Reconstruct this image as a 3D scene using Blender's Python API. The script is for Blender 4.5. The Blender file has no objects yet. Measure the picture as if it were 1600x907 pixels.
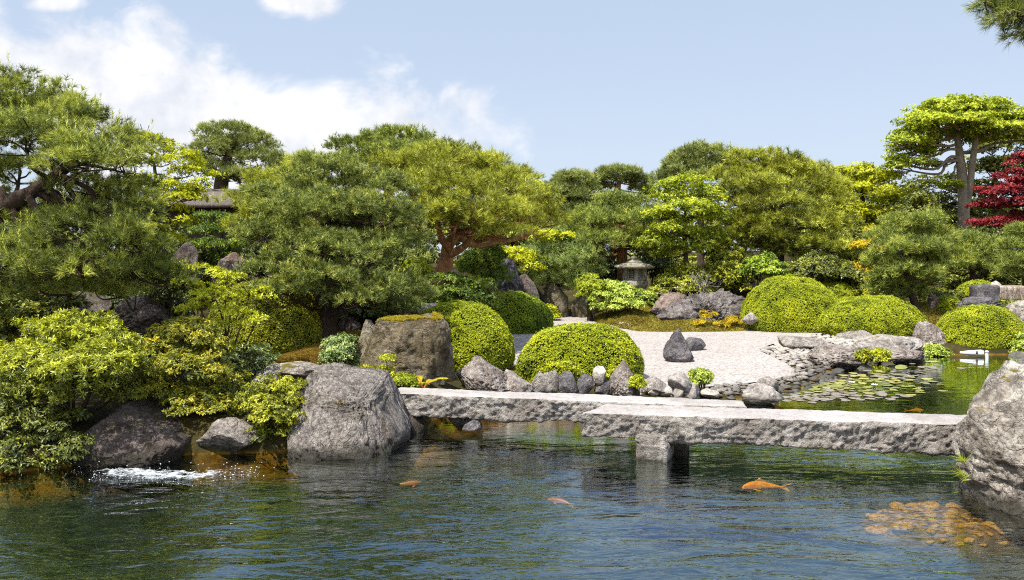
import bpy, bmesh, math, random
import numpy as np
from mathutils import Vector, Matrix

C = bpy.context.scene.collection
F = 1250.0            # focal length in photo pixels (photo is 1600 wide)
CAMZ = 2.0
HOR = 400.0

def P(u, v, D):
    return np.array([(u - 800.0) / F * D, D, CAMZ - (v - HOR) / F * D])

def G(u, v, z=0.0):
    D = (CAMZ - z) * F / (v - HOR)
    return np.array([(u - 800.0) / F * D, D, z])

def PX(u, D):
    return (u - 800.0) / F * D

# ---------------------------------------------------------------- noise
def _hash(ix, iy, iz, seed):
    h = (ix.astype(np.int64) * 374761393 + iy.astype(np.int64) * 668265263 + iz.astype(np.int64) * 2147483647 + seed * 974634281) & 0xFFFFFFFF
    h = ((h ^ (h >> 13)) * 1274126177) & 0xFFFFFFFF
    h = ((h ^ (h >> 16)) * 2246822519) & 0xFFFFFFFF
    h = h ^ (h >> 15)
    return (h & 0xFFFFFF).astype(np.float64) / float(0xFFFFFF)

def vnoise(p, seed=0):
    p = np.asarray(p, float)
    i = np.floor(p); f = p - i
    f = f * f * f * (f * (f * 6 - 15) + 10)
    i = i.astype(np.int64)
    r = 0.0
    for dx in (0, 1):
        wx = f[:, 0] if dx else 1 - f[:, 0]
        for dy in (0, 1):
            wy = f[:, 1] if dy else 1 - f[:, 1]
            for dz in (0, 1):
                wz = f[:, 2] if dz else 1 - f[:, 2]
                r = r + wx * wy * wz * _hash(i[:, 0] + dx, i[:, 1] + dy, i[:, 2] + dz, seed)
    return r * 2 - 1

def fbm(p, seed=0, oct=4, gain=0.5, ridged=False):
    p = np.asarray(p, float); a = 1.0; s = 0.0; t = 0.0
    for k in range(oct):
        n = vnoise(p * (2.03 ** k) + 17.3 * k, seed + k * 31)
        if ridged: n = 1 - 2 * np.abs(n)
        s = s + a * n; t += a; a *= gain
    return s / t

def ss(a, b, x):
    t = np.clip((np.asarray(x, float) - a) / (b - a), 0, 1)
    return t * t * (3 - 2 * t)

def unit(a):
    return a / np.maximum(np.linalg.norm(a, axis=-1, keepdims=True), 1e-9)

# ---------------------------------------------------------------- objects
def prop(o, label=None, cat=None, group=None, kind=None):
    if label: o['label'] = label
    if cat: o['category'] = cat
    if group: o['group'] = group
    if kind: o['kind'] = kind
    return o

def thing(name, label, cat, loc=(0, 0, 0), group=None):
    o = bpy.data.objects.new(name, None); C.objects.link(o)
    o.empty_display_size = 0.2
    o.location = [float(a) for a in loc]
    return prop(o, label, cat, group)

def link(name, me, mat, parent=None, loc=None):
    o = bpy.data.objects.new(name, me); C.objects.link(o)
    if mat is not None:
        for m in (mat if isinstance(mat, (list, tuple)) else [mat]):
            me.materials.append(m)
    if loc is not None: o.location = [float(a) for a in loc]
    if parent is not None: o.parent = parent
    return o

def mesh_np(name, V, faces, nper, tint=None, smooth=False, matidx=None):
    """V (N,3); faces flat int array, nper vertices per face"""
    me = bpy.data.meshes.new(name)
    V = np.ascontiguousarray(V, np.float32); faces = np.ascontiguousarray(faces, np.int32).ravel()
    nf = len(faces) // nper
    me.vertices.add(len(V)); me.vertices.foreach_set('co', V.ravel())
    me.loops.add(len(faces)); me.loops.foreach_set('vertex_index', faces)
    me.polygons.add(nf)
    me.polygons.foreach_set('loop_start', np.arange(0, nf * nper, nper, dtype=np.int32))
    try: me.polygons.foreach_set('loop_total', np.full(nf, nper, np.int32))
    except Exception: pass
    if matidx is not None: me.polygons.foreach_set('material_index', np.asarray(matidx, np.int32))
    me.polygons.foreach_set('use_smooth', np.full(nf, bool(smooth)))
    if tint is not None:
        a = me.attributes.new('tint', 'FLOAT', 'POINT')
        a.data.foreach_set('value', np.ascontiguousarray(tint, np.float32))
    me.update(calc_edges=True)
    return me

def local(V, origin):
    return np.asarray(V) - np.asarray(origin)[None, :]

# ---------------------------------------------------------------- node helpers
def new_mat(name):
    m = bpy.data.materials.new(name); m.use_nodes = True
    nt = m.node_tree
    for n in list(nt.nodes): nt.nodes.remove(n)
    out = nt.nodes.new('ShaderNodeOutputMaterial')
    return m, nt, out

def nd(nt, t, **kw):
    n = nt.nodes.new(t)
    ins = kw.pop('ins', {})
    for k, v in kw.items(): setattr(n, k, v)
    for k, v in ins.items():
        s = n.inputs[k]
        if isinstance(v, bpy.types.NodeSocket): nt.links.new(v, s)
        else: s.default_value = v
    return n

def math_n(nt, op, a, b=None, c=None, clamp=False):
    n = nt.nodes.new('ShaderNodeMath'); n.operation = op; n.use_clamp = clamp
    for i, v in enumerate((a, b, c)):
        if v is None: continue
        if isinstance(v, bpy.types.NodeSocket): nt.links.new(v, n.inputs[i])
        else: n.inputs[i].default_value = v
    return n.outputs[0]

def ramp(nt, fac, stops, interp='LINEAR'):
    n = nt.nodes.new('ShaderNodeValToRGB'); r = n.color_ramp; r.interpolation = interp
    while len(r.elements) > 1: r.elements.remove(r.elements[-1])
    for i, (p, c) in enumerate(stops):
        e = r.elements[0] if i == 0 else r.elements.new(p)
        e.position = p; e.color = (*c, 1) if len(c) == 3 else c
    nt.links.new(fac, n.inputs[0])
    return n.outputs[0]

def mixc(nt, fac, a, b, mode='MIX'):
    n = nt.nodes.new('ShaderNodeMix'); n.data_type = 'RGBA'; n.blend_type = mode
    for s, v in ((n.inputs[0], fac), (n.inputs[6], a), (n.inputs[7], b)):
        if isinstance(v, bpy.types.NodeSocket): nt.links.new(v, s)
        elif isinstance(v, (int, float)): s.default_value = v
        else: s.default_value = (*v, 1)
    return n.outputs[2]

def noise(nt, vec, scale, detail=4, rough=0.55, dist=0.0, out='Fac'):
    n = nd(nt, 'ShaderNodeTexNoise', ins={'Scale': scale, 'Detail': detail, 'Roughness': rough, 'Distortion': dist})
    if vec is not None: nt.links.new(vec, n.inputs['Vector'])
    return n.outputs[out]

# ---------------------------------------------------------------- materials
def foliage_mat(name, c0, c1, c2, trans=0.3, gloss=0.05, rough=0.45):
    wm = lambda c, k: (min(0.78, c[0] * 1.46 * k), min(0.80, c[1] * 1.30 * k), c[2] * 0.95 * k)
    c0, c1, c2 = wm(c0, 1.0), wm(c1, 1.28), wm(c2, 1.28)
    m, nt, out = new_mat(name)
    at = nd(nt, 'ShaderNodeAttribute', attribute_name='tint')
    col = ramp(nt, at.outputs['Fac'], [(0.0, c0), (0.5, c1), (1.0, c2)])
    d = nd(nt, 'ShaderNodeBsdfDiffuse', ins={'Color': col})
    tc = mixc(nt, 1.0, col, (1.1, 1.15, 0.6), 'MULTIPLY')
    t = nd(nt, 'ShaderNodeBsdfTranslucent', ins={'Color': tc})
    mx = nd(nt, 'ShaderNodeMixShader', ins={0: trans, 1: d.outputs[0], 2: t.outputs[0]})
    g = nd(nt, 'ShaderNodeBsdfAnisotropic', ins={'Color': (0.9, 0.95, 0.9, 1), 'Roughness': rough})
    lw = nd(nt, 'ShaderNodeLayerWeight', ins={'Blend': 0.25})
    fac = math_n(nt, 'MULTIPLY_ADD', lw.outputs['Fresnel'], 0.4 * gloss, gloss * 0.5)
    mx2 = nd(nt, 'ShaderNodeMixShader', ins={0: fac, 1: mx.outputs[0], 2: g.outputs[0]})
    nt.links.new(mx2.outputs[0], out.inputs[0])
    return m

def rock_mat(name, c1, c2, c3, moss=0.0, moss_col=(0.12, 0.10, 0.02), scale=1.0, bump=0.6, wet=True, streak=False, lichen=0.3, rough=0.85):
    m, nt, out = new_mat(name)
    tc = nd(nt, 'ShaderNodeTexCoord'); geo = nd(nt, 'ShaderNodeNewGeometry')
    oi = nd(nt, 'ShaderNodeObjectInfo')
    off = nd(nt, 'ShaderNodeVectorMath', operation='SCALE', ins={0: (13.0, 7.0, 5.0), 'Scale': oi.outputs['Random']})
    vec0 = nd(nt, 'ShaderNodeVectorMath', operation='ADD', ins={0: tc.outputs['Object'], 1: off.outputs[0]}).outputs[0]
    vec = vec0
    if streak:
        vec = nd(nt, 'ShaderNodeMapping', ins={'Vector': vec0, 'Scale': (2.2, 2.2, 0.5)}).outputs[0]
    n1 = noise(nt, vec, 2.2 * scale, 5, 0.6, 0.6)
    n2 = noise(nt, vec, 9 * scale, 6, 0.7, 0.3)
    n3 = noise(nt, vec0, 34 * scale, 5, 0.75)
    col = ramp(nt, n1, [(0.33, c1), (0.5, c2), (0.66, c3)])
    col = mixc(nt, 0.75, col, ramp(nt, n2, [(0.34, (0.34, 0.32, 0.31)), (0.60, (1.35, 1.32, 1.3))]), 'MULTIPLY')
    col = mixc(nt, 0.7, col, ramp(nt, n3, [(0.38, (0.45, 0.45, 0.45)), (0.62, (1.4, 1.4, 1.4))]), 'MULTIPLY')
    if lichen > 0:
        l = noise(nt, vec0, 6.3 * scale, 6, 0.7, 1.0)
        lm = ramp(nt, l, [(0.60, (0, 0, 0)), (0.68, (1, 1, 1))])
        col = mixc(nt, math_n(nt, 'MULTIPLY', lm, lichen), col, (0.42, 0.42, 0.36))
    if moss > 0:
        nz = nd(nt, 'ShaderNodeSeparateXYZ', ins={0: geo.outputs['Normal']}).outputs['Z']
        mm = noise(nt, vec0, 5 * scale, 5, 0.65)
        a = math_n(nt, 'MULTIPLY_ADD', nz, 0.5, mm)
        ms = nd(nt, 'ShaderNodeMapRange', interpolation_type='SMOOTHSTEP', ins={0: a, 1: 1.05 - moss * 0.5, 2: 1.18 - moss * 0.5}).outputs[0]
        mc = mixc(nt, n2, tuple(0.5 * x for x in moss_col), tuple(1.5 * x for x in moss_col))
        col = mixc(nt, ms, col, mc)
    if wet:
        pz = nd(nt, 'ShaderNodeSeparateXYZ', ins={0: geo.outputs['Position']}).outputs['Z']
        wz = math_n(nt, 'MULTIPLY_ADD', n1, 0.12, pz)
        wm = nd(nt, 'ShaderNodeMapRange', interpolation_type='SMOOTHSTEP', ins={0: wz, 1: 0.10, 2: 0.22, 3: 0.85, 4: 0.0}).outputs[0]
        col = mixc(nt, wm, col, (0.025, 0.022, 0.012))
        ro = math_n(nt, 'MULTIPLY_ADD', wm, -0.45, rough)
    else:
        ro = rough
    vo = nd(nt, 'ShaderNodeTexVoronoi', feature='DISTANCE_TO_EDGE', ins={'Vector': nd(nt, 'ShaderNodeVectorMath', operation='ADD', ins={0: vec, 1: nd(nt, 'ShaderNodeTexNoise', ins={'Vector': vec, 'Scale': 3 * scale, 'Detail': 3}).outputs['Color']}).outputs[0], 'Scale': 3.0 * scale})
    crack = math_n(nt, 'MINIMUM', vo.outputs['Distance'], 0.06)
    ck = nd(nt, 'ShaderNodeMapRange', ins={0: math_n(nt, 'MULTIPLY_ADD', n2, 0.05, vo.outputs['Distance']), 1: 0.025, 2: 0.055, 3: 0.55, 4: 0.0}).outputs[0]
    col = mixc(nt, ck, col, tuple(0.25 * x for x in c1))
    h = math_n(nt, 'MULTIPLY_ADD', n2, 0.55, math_n(nt, 'MULTIPLY', n3, 0.22))
    h = math_n(nt, 'ADD', h, math_n(nt, 'MULTIPLY', n1, 0.5))
    h = math_n(nt, 'MULTIPLY_ADD', crack, 1.5, h)
    b = nd(nt, 'ShaderNodeBump', ins={'Strength': bump, 'Distance': 0.17 / scale, 'Height': h})
    pr = nd(nt, 'ShaderNodeBsdfPrincipled', ins={'Base Color': col, 'Roughness': ro, 'Normal': b.outputs[0]})
    pr.inputs['Specular IOR Level'].default_value = 0.3
    nt.links.new(pr.outputs[0], out.inputs[0])
    return m

def plain_mat(name, c1, c2, scale=8, bump=0.4, rough=0.8, spec=0.3, stretch=(1, 1, 1), bdist=0.02):
    m, nt, out = new_mat(name)
    tc = nd(nt, 'ShaderNodeTexCoord')
    mp = nd(nt, 'ShaderNodeMapping', ins={'Vector': tc.outputs['Object'], 'Scale': stretch})
    n = noise(nt, mp.outputs[0], scale, 6, 0.65, 0.4)
    n2 = noise(nt, mp.outputs[0], scale * 4.3, 5, 0.7)
    col = ramp(nt, math_n(nt, 'MULTIPLY_ADD', n2, 0.4, math_n(nt, 'MULTIPLY', n, 0.6)), [(0.32, c1), (0.66, c2)])
    b = nd(nt, 'ShaderNodeBump', ins={'Strength': bump, 'Distance': bdist, 'Height': math_n(nt, 'ADD', n, math_n(nt, 'MULTIPLY', n2, 0.6))})
    pr = nd(nt, 'ShaderNodeBsdfPrincipled', ins={'Base Color': col, 'Roughness': rough, 'Normal': b.outputs[0]})
    pr.inputs['Specular IOR Level'].default_value = spec
    nt.links.new(pr.outputs[0], out.inputs[0])
    return m
# ================================================================ land
def smooth_poly(pts, n=6):
    pts = np.array([tuple(p)[:2] for p in pts], float); N = len(pts); out = []
    for i in range(N):
        p0, p1, p2, p3 = pts[i - 1], pts[i], pts[(i + 1) % N], pts[(i + 2) % N]
        for k in range(n):
            t = k / n
            out.append(0.5 * ((2 * p1) + (-p0 + p2) * t + (2 * p0 - 5 * p1 + 4 * p2 - p3) * t * t + (-p0 + 3 * p1 - 3 * p2 + p3) * t ** 3))
    return np.array(out)

def sdpoly(x, y, poly):
    """signed distance, negative inside"""
    x = np.asarray(x, float); y = np.asarray(y, float)
    d = np.full(x.shape, 1e9); ins = np.zeros(x.shape, bool)
    N = len(poly)
    for i in range(N):
        ax, ay = poly[i - 1]; bx, by = poly[i]
        ex, ey = bx - ax, by - ay; wx, wy = x - ax, y - ay
        t = np.clip((wx * ex + wy * ey) / (ex * ex + ey * ey + 1e-12), 0, 1)
        d = np.minimum(d, (wx - t * ex) ** 2 + (wy - t * ey) ** 2)
        cond = (ay > y) != (by > y)
        xi = ax + (y - ay) / (by - ay + 1e-12) * (bx - ax)
        ins ^= cond & (x < xi)
    d = np.sqrt(d)
    return np.where(ins, -d, d)

pond_px = [(-420, 760), (0, 741), (130, 727), (310, 712), (470, 707), (600, 697), (660, 668), (705, 650),
           (850, 640), (1000, 638), (1150, 632), (1225, 618), (1285, 600), (1308, 582), (1335, 573), (1385, 567),
           (1425, 562), (1475, 556), (1600, 555), (1720, 557)]
pond = smooth_poly([G(u, v, 0) for u, v in pond_px] + [np.array(q) for q in
       [(13.5, 12.5), (9.5, 9.0), (6.2, 7.6), (5.6, 5.2), (6.5, 2.0), (7, -3.5), (0, -4.2), (-8.5, -3.8), (-9.5, 2)]], 5)

grav_px = [(868, 495), (900, 494), (930, 494), (940, 504), (960, 512), (1010, 518), (1080, 518), (1150, 517), (1225, 516), (1285, 516.5),
           (1268, 525), (1215, 536), (1188, 547), (1212, 560), (1238, 576), (1222, 590), (1160, 600), (1080, 606), (1000, 606), (940, 597),
           (815, 575), (780, 570), (765, 548), (780, 520), (815, 507), (845, 500)]
GA, GB = -0.173, 0.022          # the gravel rises gently towards the back
def gz(y):
    return GA + GB * np.clip(y, 8.0, 22.0)
def GG(u, v):
    D = (CAMZ - GA) / (GB + (v - HOR) / F)
    return np.array([PX(u, D), D])
gravel = smooth_poly([GG(u, v) for u, v in grav_px], 4)

def land(x, y):
    x = np.asarray(x, float); y = np.asarray(y, float)
    xb = -1.0 + 0.35 * ss(14, 17, y) + 1.5 * ss(19, 23, y)
    left = 1 - ss(xb - 0.7, xb + 0.5, x)
    h = gz(y) - 0.02 + left * (0.32 + 0.24 * ss(11, 12.8, y) + 0.78 * ss(13, 16.3, y)) + 0.75 * ss(22.5, 30, y) * (1 - left)
    h = h + 0.55 * ss(17.3, 20, y) * ss(7.5, 9.5, x) + 0.6 * ss(20, 26, y) * ss(3, 8, x)
    h = h + 0.20 * np.exp(-(((x + 1.1) / 0.75) ** 2 + ((y - 10.15) / 0.5) ** 2))
    p = np.stack([x, y, x * 0], -1).reshape(-1, 3)
    h = h + 0.04 * vnoise(p * 0.9, 3).reshape(x.shape)
    g = sdpoly(x, y, gravel)
    k = ss(0.0, 0.5, g)
    z0 = gz(y) - 0.03
    return np.where(g < 0.6, z0 + (h - z0) * k, h)

def bed(x, y, d):
    dep = 0.20 + 0.75 * d
    dep = np.minimum(dep, 0.95)
    sh = np.exp(-(((x - 3.55) / 1.3) ** 2 + ((y - 6.6) / 1.0) ** 2))
    sh2 = np.exp(-(((x + 0.9) / 0.9) ** 2 + ((y - 8.75) / 0.7) ** 2)) + np.exp(-(((x - 0.3) / 1.2) ** 2 + ((y - 9.6) / 0.5) ** 2))
    sh3 = 0.7 * np.exp(-(((x - 5.6) / 1.3) ** 2 + ((y - 13.2) / 1.6) ** 2))
    s = np.clip(sh * 1.1 + sh2 * 0.75 + sh3, 0, 1)
    return -(dep * (1 - s) + 0.15 * s)

def height(x, y):
    x = np.asarray(x, float); y = np.asarray(y, float)
    d = sdpoly(x, y, pond)
    L = land(x, y)
    beach = np.exp(-(((x - 5.0) / 1.7) ** 2 + ((y - 13.4) / 3.2) ** 2))
    w = 0.45 + 1.3 * beach
    t = np.clip(d / w, 0, 1); t = 1 - (1 - t) ** 2
    out = -0.03 + (L + 0.03) * t
    g = sdpoly(x, y, gravel); k = ss(0.05, 0.45, g)
    out = np.where(g < 0.5, (gz(y) - 0.03) * (1 - k) + out * k, out)
    return np.where((d > 0) | (g < 0.1), out, bed(x, y, np.maximum(-d, 0)) + 0.03 * np.clip(1 + d / 0.2, 0, 1))

def H(x, y):
    return float(height(np.array([x]), np.array([y]))[0])

def groundpt(u, v, D0=12.0):
    """walk the pixel ray to the terrain"""
    Ds = np.arange(4, 40, 0.05)
    z = CAMZ - (v - HOR) / F * Ds
    h = height((u - 800) / F * Ds, Ds)
    k = np.argmax(z <= h) if np.any(z <= h) else -1
    D = Ds[k]
    return np.array([PX(u, D), D, h[k]])

# ---- ground sheet
gx = np.concatenate([[-400, -200, -100, -60, -40, -28, -22, -18], np.arange(-15, 17.01, 0.12), [19, 22, 27, 34, 44, 60, 100, 200, 400]])
gy = np.concatenate([[-400, -200, -100, -50, -25, -14, -9, -6.5], np.arange(-5, 4.4, 0.4), np.arange(4.5, 24, 0.12), np.arange(24, 40, 0.4), [42, 46, 52, 60, 80, 120, 200, 400]])
X, Y = np.meshgrid(gx, gy)
Z = height(X, Y)
nx_, ny_ = len(gx), len(gy)
idx = np.arange(nx_ * ny_).reshape(ny_, nx_)
quads = np.stack([idx[:-1, :-1], idx[:-1, 1:], idx[1:, 1:], idx[1:, :-1]], -1).reshape(-1, 4)

def ground_mat():
    m, nt, out = new_mat('soil moss and pond bed')
    geo = nd(nt, 'ShaderNodeNewGeometry'); pos = geo.outputs['Position']
    z = nd(nt, 'ShaderNodeSeparateXYZ', ins={0: pos}).outputs['Z']
    n1 = noise(nt, pos, 0.9, 5, 0.6); n2 = noise(nt, pos, 7, 6, 0.7); n3 = noise(nt, pos, 40, 4, 0.7)
    moss = ramp(nt, math_n(nt, 'MULTIPLY_ADD', n2, 0.4, math_n(nt, 'MULTIPLY', n1, 0.6)),
                [(0.36, (0.022, 0.024, 0.008)), (0.5, (0.05, 0.040, 0.014)), (0.62, (0.08, 0.062, 0.018))])
    moss = mixc(nt, 0.6, moss, ramp(nt, n3, [(0.35, (0.45, 0.45, 0.45)), (0.65, (1.4, 1.4, 1.3))]), 'MULTIPLY')
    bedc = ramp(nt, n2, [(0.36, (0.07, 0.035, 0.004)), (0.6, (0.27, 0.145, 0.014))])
    deep = ramp(nt, n2, [(0.36, (0.010, 0.022, 0.022)), (0.6, (0.022, 0.040, 0.040))])  # dimming with depth and the blue of reflected sky put into the bed colour
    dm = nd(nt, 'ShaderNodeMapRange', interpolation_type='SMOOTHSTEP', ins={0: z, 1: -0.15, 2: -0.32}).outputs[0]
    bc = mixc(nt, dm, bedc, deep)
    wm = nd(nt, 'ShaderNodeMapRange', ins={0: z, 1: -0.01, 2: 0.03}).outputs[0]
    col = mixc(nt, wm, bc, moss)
    h = math_n(nt, 'MULTIPLY_ADD', n3, 0.5, n2)
    b = nd(nt, 'ShaderNodeBump', ins={'Strength': 0.7, 'Distance': 0.05, 'Height': h})
    pr = nd(nt, 'ShaderNodeBsdfPrincipled', ins={'Base Color': col, 'Roughness': 0.95, 'Normal': b.outputs[0]})
    pr.inputs['Specular IOR Level'].default_value = 0.1
    nt.links.new(pr.outputs[0], out.inputs[0]); return m

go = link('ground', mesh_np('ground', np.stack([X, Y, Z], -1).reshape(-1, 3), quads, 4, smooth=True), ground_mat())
prop(go, kind='structure')

# quick look-ups once the sheet exists
def Hv(x, y):
    x = np.atleast_1d(np.asarray(x, float)); y = np.atleast_1d(np.asarray(y, float))
    i = np.clip(np.searchsorted(gx, x) - 1, 0, nx_ - 2); j = np.clip(np.searchsorted(gy, y) - 1, 0, ny_ - 2)
    a = (x - gx[i]) / (gx[i + 1] - gx[i]); b = (y - gy[j]) / (gy[j + 1] - gy[j])
    return (Z[j, i] * (1 - a) + Z[j, i + 1] * a) * (1 - b) + (Z[j + 1, i] * (1 - a) + Z[j + 1, i + 1] * a) * b
def H(x, y):
    return float(Hv(x, y)[0])
def sd1(p, poly):
    a = np.roll(poly, 1, 0); e = poly - a; w = np.asarray(p, float)[None, :2] - a
    t = np.clip((w * e).sum(1) / ((e * e).sum(1) + 1e-12), 0, 1)
    d = np.sqrt((((w - e * t[:, None]) ** 2).sum(1)).min())
    c = (a[:, 1] > p[1]) != (poly[:, 1] > p[1])
    xi = a[:, 0] + (p[1] - a[:, 1]) / (e[:, 1] + 1e-12) * e[:, 0]
    return -d if (np.sum(c & (p[0] < xi)) % 2) else d

# ---- gravel sheet
def poly_sheet(name, poly, z, mat, cell=0.25, noise_amp=0.0):
    bm = bmesh.new()
    vs = [bm.verts.new((float(a), float(b), z)) for a, b in poly]
    f = bm.faces.new(vs); f.normal_update()
    if f.normal.z < 0: f.normal_flip()
    bmesh.ops.triangulate(bm, faces=bm.faces[:])
    me = bpy.data.meshes.new(name); bm.to_mesh(me); bm.free()
    return link(name, me, mat)

def gravel_mat():
    m, nt, out = new_mat('white granite gravel')
    pos = nd(nt, 'ShaderNodeNewGeometry').outputs['Position']
    v = nd(nt, 'ShaderNodeTexVoronoi', ins={'Vector': pos, 'Scale': 38.0})
    v2 = nd(nt, 'ShaderNodeTexVoronoi', ins={'Vector': pos, 'Scale': 17.0})
    n = noise(nt, pos, 1.3, 5, 0.6)
    n5 = noise(nt, pos, 14, 5, 0.75)
    col = ramp(nt, nd(nt, 'ShaderNodeSeparateColor', ins={0: v.outputs['Color']}).outputs[0],
               [(0.0, (0.20, 0.17, 0.15)), (0.3, (0.35, 0.315, 0.288)), (1.0, (0.47, 0.435, 0.405))])
    col = mixc(nt, 0.5, col, ramp(nt, n, [(0.35, (0.86, 0.84, 0.82)), (0.65, (1.06, 1.06, 1.06))]), 'MULTIPLY')
    col = mixc(nt, 0.6, col, ramp(nt, n5, [(0.35, (0.68, 0.67, 0.66)), (0.62, (1.12, 1.11, 1.10))]), 'MULTIPLY')
    h = math_n(nt, 'MULTIPLY_ADD', v2.outputs['Distance'], 0.8, v.outputs['Distance'])
    b = nd(nt, 'ShaderNodeBump', ins={'Strength': 0.7, 'Distance': 0.02, 'Height': h})
    pr = nd(nt, 'ShaderNodeBsdfPrincipled', ins={'Base Color': col, 'Roughness': 0.9, 'Normal': b.outputs[0]})
    nt.links.new(pr.outputs[0], out.inputs[0]); return m
gr = poly_sheet('gravel', gravel, 0.0, gravel_mat())
for v in gr.data.vertices: v.co.z = float(gz(v.co.y)) + 0.004
prop(gr, kind='structure')

# ---- water
def water_mat():
    m, nt, out = new_mat('pond water')
    pos = nd(nt, 'ShaderNodeNewGeometry').outputs['Position']
    sep = nd(nt, 'ShaderNodeSeparateXYZ', ins={0: pos})
    mp = nd(nt, 'ShaderNodeMapping', ins={'Vector': pos, 'Rotation': (0, 0, math.radians(-14)), 'Scale': (0.52, 1.35, 1)})
    n1 = noise(nt, mp.outputs[0], 1.9, 3, 0.5, 0.8)
    n2 = noise(nt, mp.outputs[0], 6.0, 3, 0.55, 0.9)
    n3 = noise(nt, mp.outputs[0], 17.0, 2, 0.5, 0.5)
    # rings spreading from the inlet under the left bank
    dx = math_n(nt, 'SUBTRACT', sep.outputs[0], -3.55); dy = math_n(nt, 'SUBTRACT', sep.outputs[1], 7.3)
    r = math_n(nt, 'SQRT', math_n(nt, 'ADD', math_n(nt, 'MULTIPLY', dx, dx), math_n(nt, 'MULTIPLY', dy, dy)))
    rw = math_n(nt, 'MULTIPLY_ADD', noise(nt, pos, 1.4, 3, 0.5), 1.3, r)
    ring = math_n(nt, 'SINE', math_n(nt, 'MULTIPLY', rw, 15.0))
    rf = nd(nt, 'ShaderNodeMapRange', interpolation_type='SMOOTHSTEP', ins={0: r, 1: 0.3, 2: 4.5, 3: 0.06, 4: 0.012}).outputs[0]
    h = math_n(nt, 'MULTIPLY', n1, 1.0)
    h = math_n(nt, 'MULTIPLY_ADD', n2, 0.24, h)
    h = math_n(nt, 'MULTIPLY_ADD', n3, 0.06, h)
    h = math_n(nt, 'MULTIPLY_ADD', ring, rf, h)
    calm = nd(nt, 'ShaderNodeMapRange', interpolation_type='SMOOTHSTEP', ins={0: sep.outputs[1], 1: 7.6, 2: 9.6, 3: 1.0, 4: 0.22}).outputs[0]
    h = math_n(nt, 'MULTIPLY', h, calm)
    b = nd(nt, 'ShaderNodeBump', ins={'Strength': 1.0, 'Distance': 0.034, 'Height': h})
    fr = nd(nt, 'ShaderNodeFresnel', ins={'IOR': 1.7, 'Normal': b.outputs[0]})
    g = nd(nt, 'ShaderNodeBsdfAnisotropic', ins={'Color': (0.88, 0.98, 1, 1), 'Roughness': 0.02, 'Normal': b.outputs[0]})
    t = nd(nt, 'ShaderNodeBsdfTransparent', ins={'Color': (0.90, 0.88, 0.66, 1)})
    mx = nd(nt, 'ShaderNodeMixShader', ins={0: math_n(nt, 'MULTIPLY', fr.outputs[0], 1.6, clamp=True), 1: t.outputs[0], 2: g.outputs[0]})
    nt.links.new(mx.outputs[0], out.inputs[0]); return m
# the sheet runs a little way in under the banks, where the ground covers its edge
cen = pond.mean(0)
wp = []
for i in range(len(pond)):
    a, b_ = pond[i - 1], pond[(i + 1) % len(pond)]
    t_ = b_ - a; n_ = np.array([t_[1], -t_[0]]); n_ = n_ / (np.linalg.norm(n_) + 1e-9)
    q = pond[i] + n_ * 0.12
    if sdpoly(np.array([q[0]]), np.array([q[1]]), pond)[0] < 0: q = pond[i] - n_ * 0.12
    wp.append(q)
wo = poly_sheet('water', np.array(wp), 0.0, water_mat())
prop(wo, kind='structure')
# ================================================================ rocks
_ico = {}
def ico(n):
    if n not in _ico:
        bm = bmesh.new(); bmesh.ops.create_icosphere(bm, subdivisions=n, radius=1.0)
        bm.verts.ensure_lookup_table()
        V = np.array([v.co[:] for v in bm.verts]); Fc = np.array([[v.index for v in f.verts] for f in bm.faces])
        bm.free(); _ico[n] = (V, Fc)
    return _ico[n]

def rock_shape(seed, detail=5, cuts=12, amp=0.12, rough=0.05, freq=1.6, lobes=None, depth=(0.5, 0.85), strat=None, soft=0.12, box=None, planes=()):
    rng = np.random.default_rng(seed)
    D, Fc = ico(detail)
    if lobes is not None:
        r = np.full(len(D), 0.05)
        for (cx, cy, cz, rx, ry, rz) in lobes:
            S = np.array([rx, ry, rz]); o = -np.array([cx, cy, cz]) / S; d = D / S
            A = (d * d).sum(1); B = 2 * (d @ o); Cc = (o * o).sum() - 1
            disc = B * B - 4 * A * Cc; t = np.where(disc > 0, (-B + np.sqrt(np.maximum(disc, 0))) / (2 * A), 0)
            r = np.maximum(r, t)
        V = D * r[:, None]
    else:
        V = D.copy()
        if box: V = np.sign(V) * np.abs(V) ** box; V = V / np.linalg.norm(V, axis=1).max()
    for (pn, pd) in planes:
        pn = unit(np.array(pn, float)); e = np.maximum(V @ pn - pd, 0); V = V - pn[None, :] * (e * 0.92)[:, None]
    sc = np.abs(V).max()
    for k in range(cuts):
        n = unit(rng.normal(size=3)); ext = (V @ n).max()
        d = ext * rng.uniform(*depth)
        e = V @ n - d
        e = np.where(e > 0, e, 0)
        V = V - n[None, :] * (e - soft * sc * (1 - np.exp(-e / (soft * sc + 1e-9))) * 0.35)[:, None]
    N = unit(V)
    s = rng.integers(1, 9999)
    q = V / sc
    if strat is not None:
        q = q @ np.array(strat)
    disp = amp * fbm(q * freq, s, 4) + rough * fbm(q * freq * 4.5, s + 7, 4, 0.6, ridged=True)
    if detail >= 6: disp = disp + rough * 0.5 * fbm(q * freq * 16, s + 9, 3, 0.6)
    V = V + N * (disp * sc)[:, None]
    return V, Fc

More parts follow.
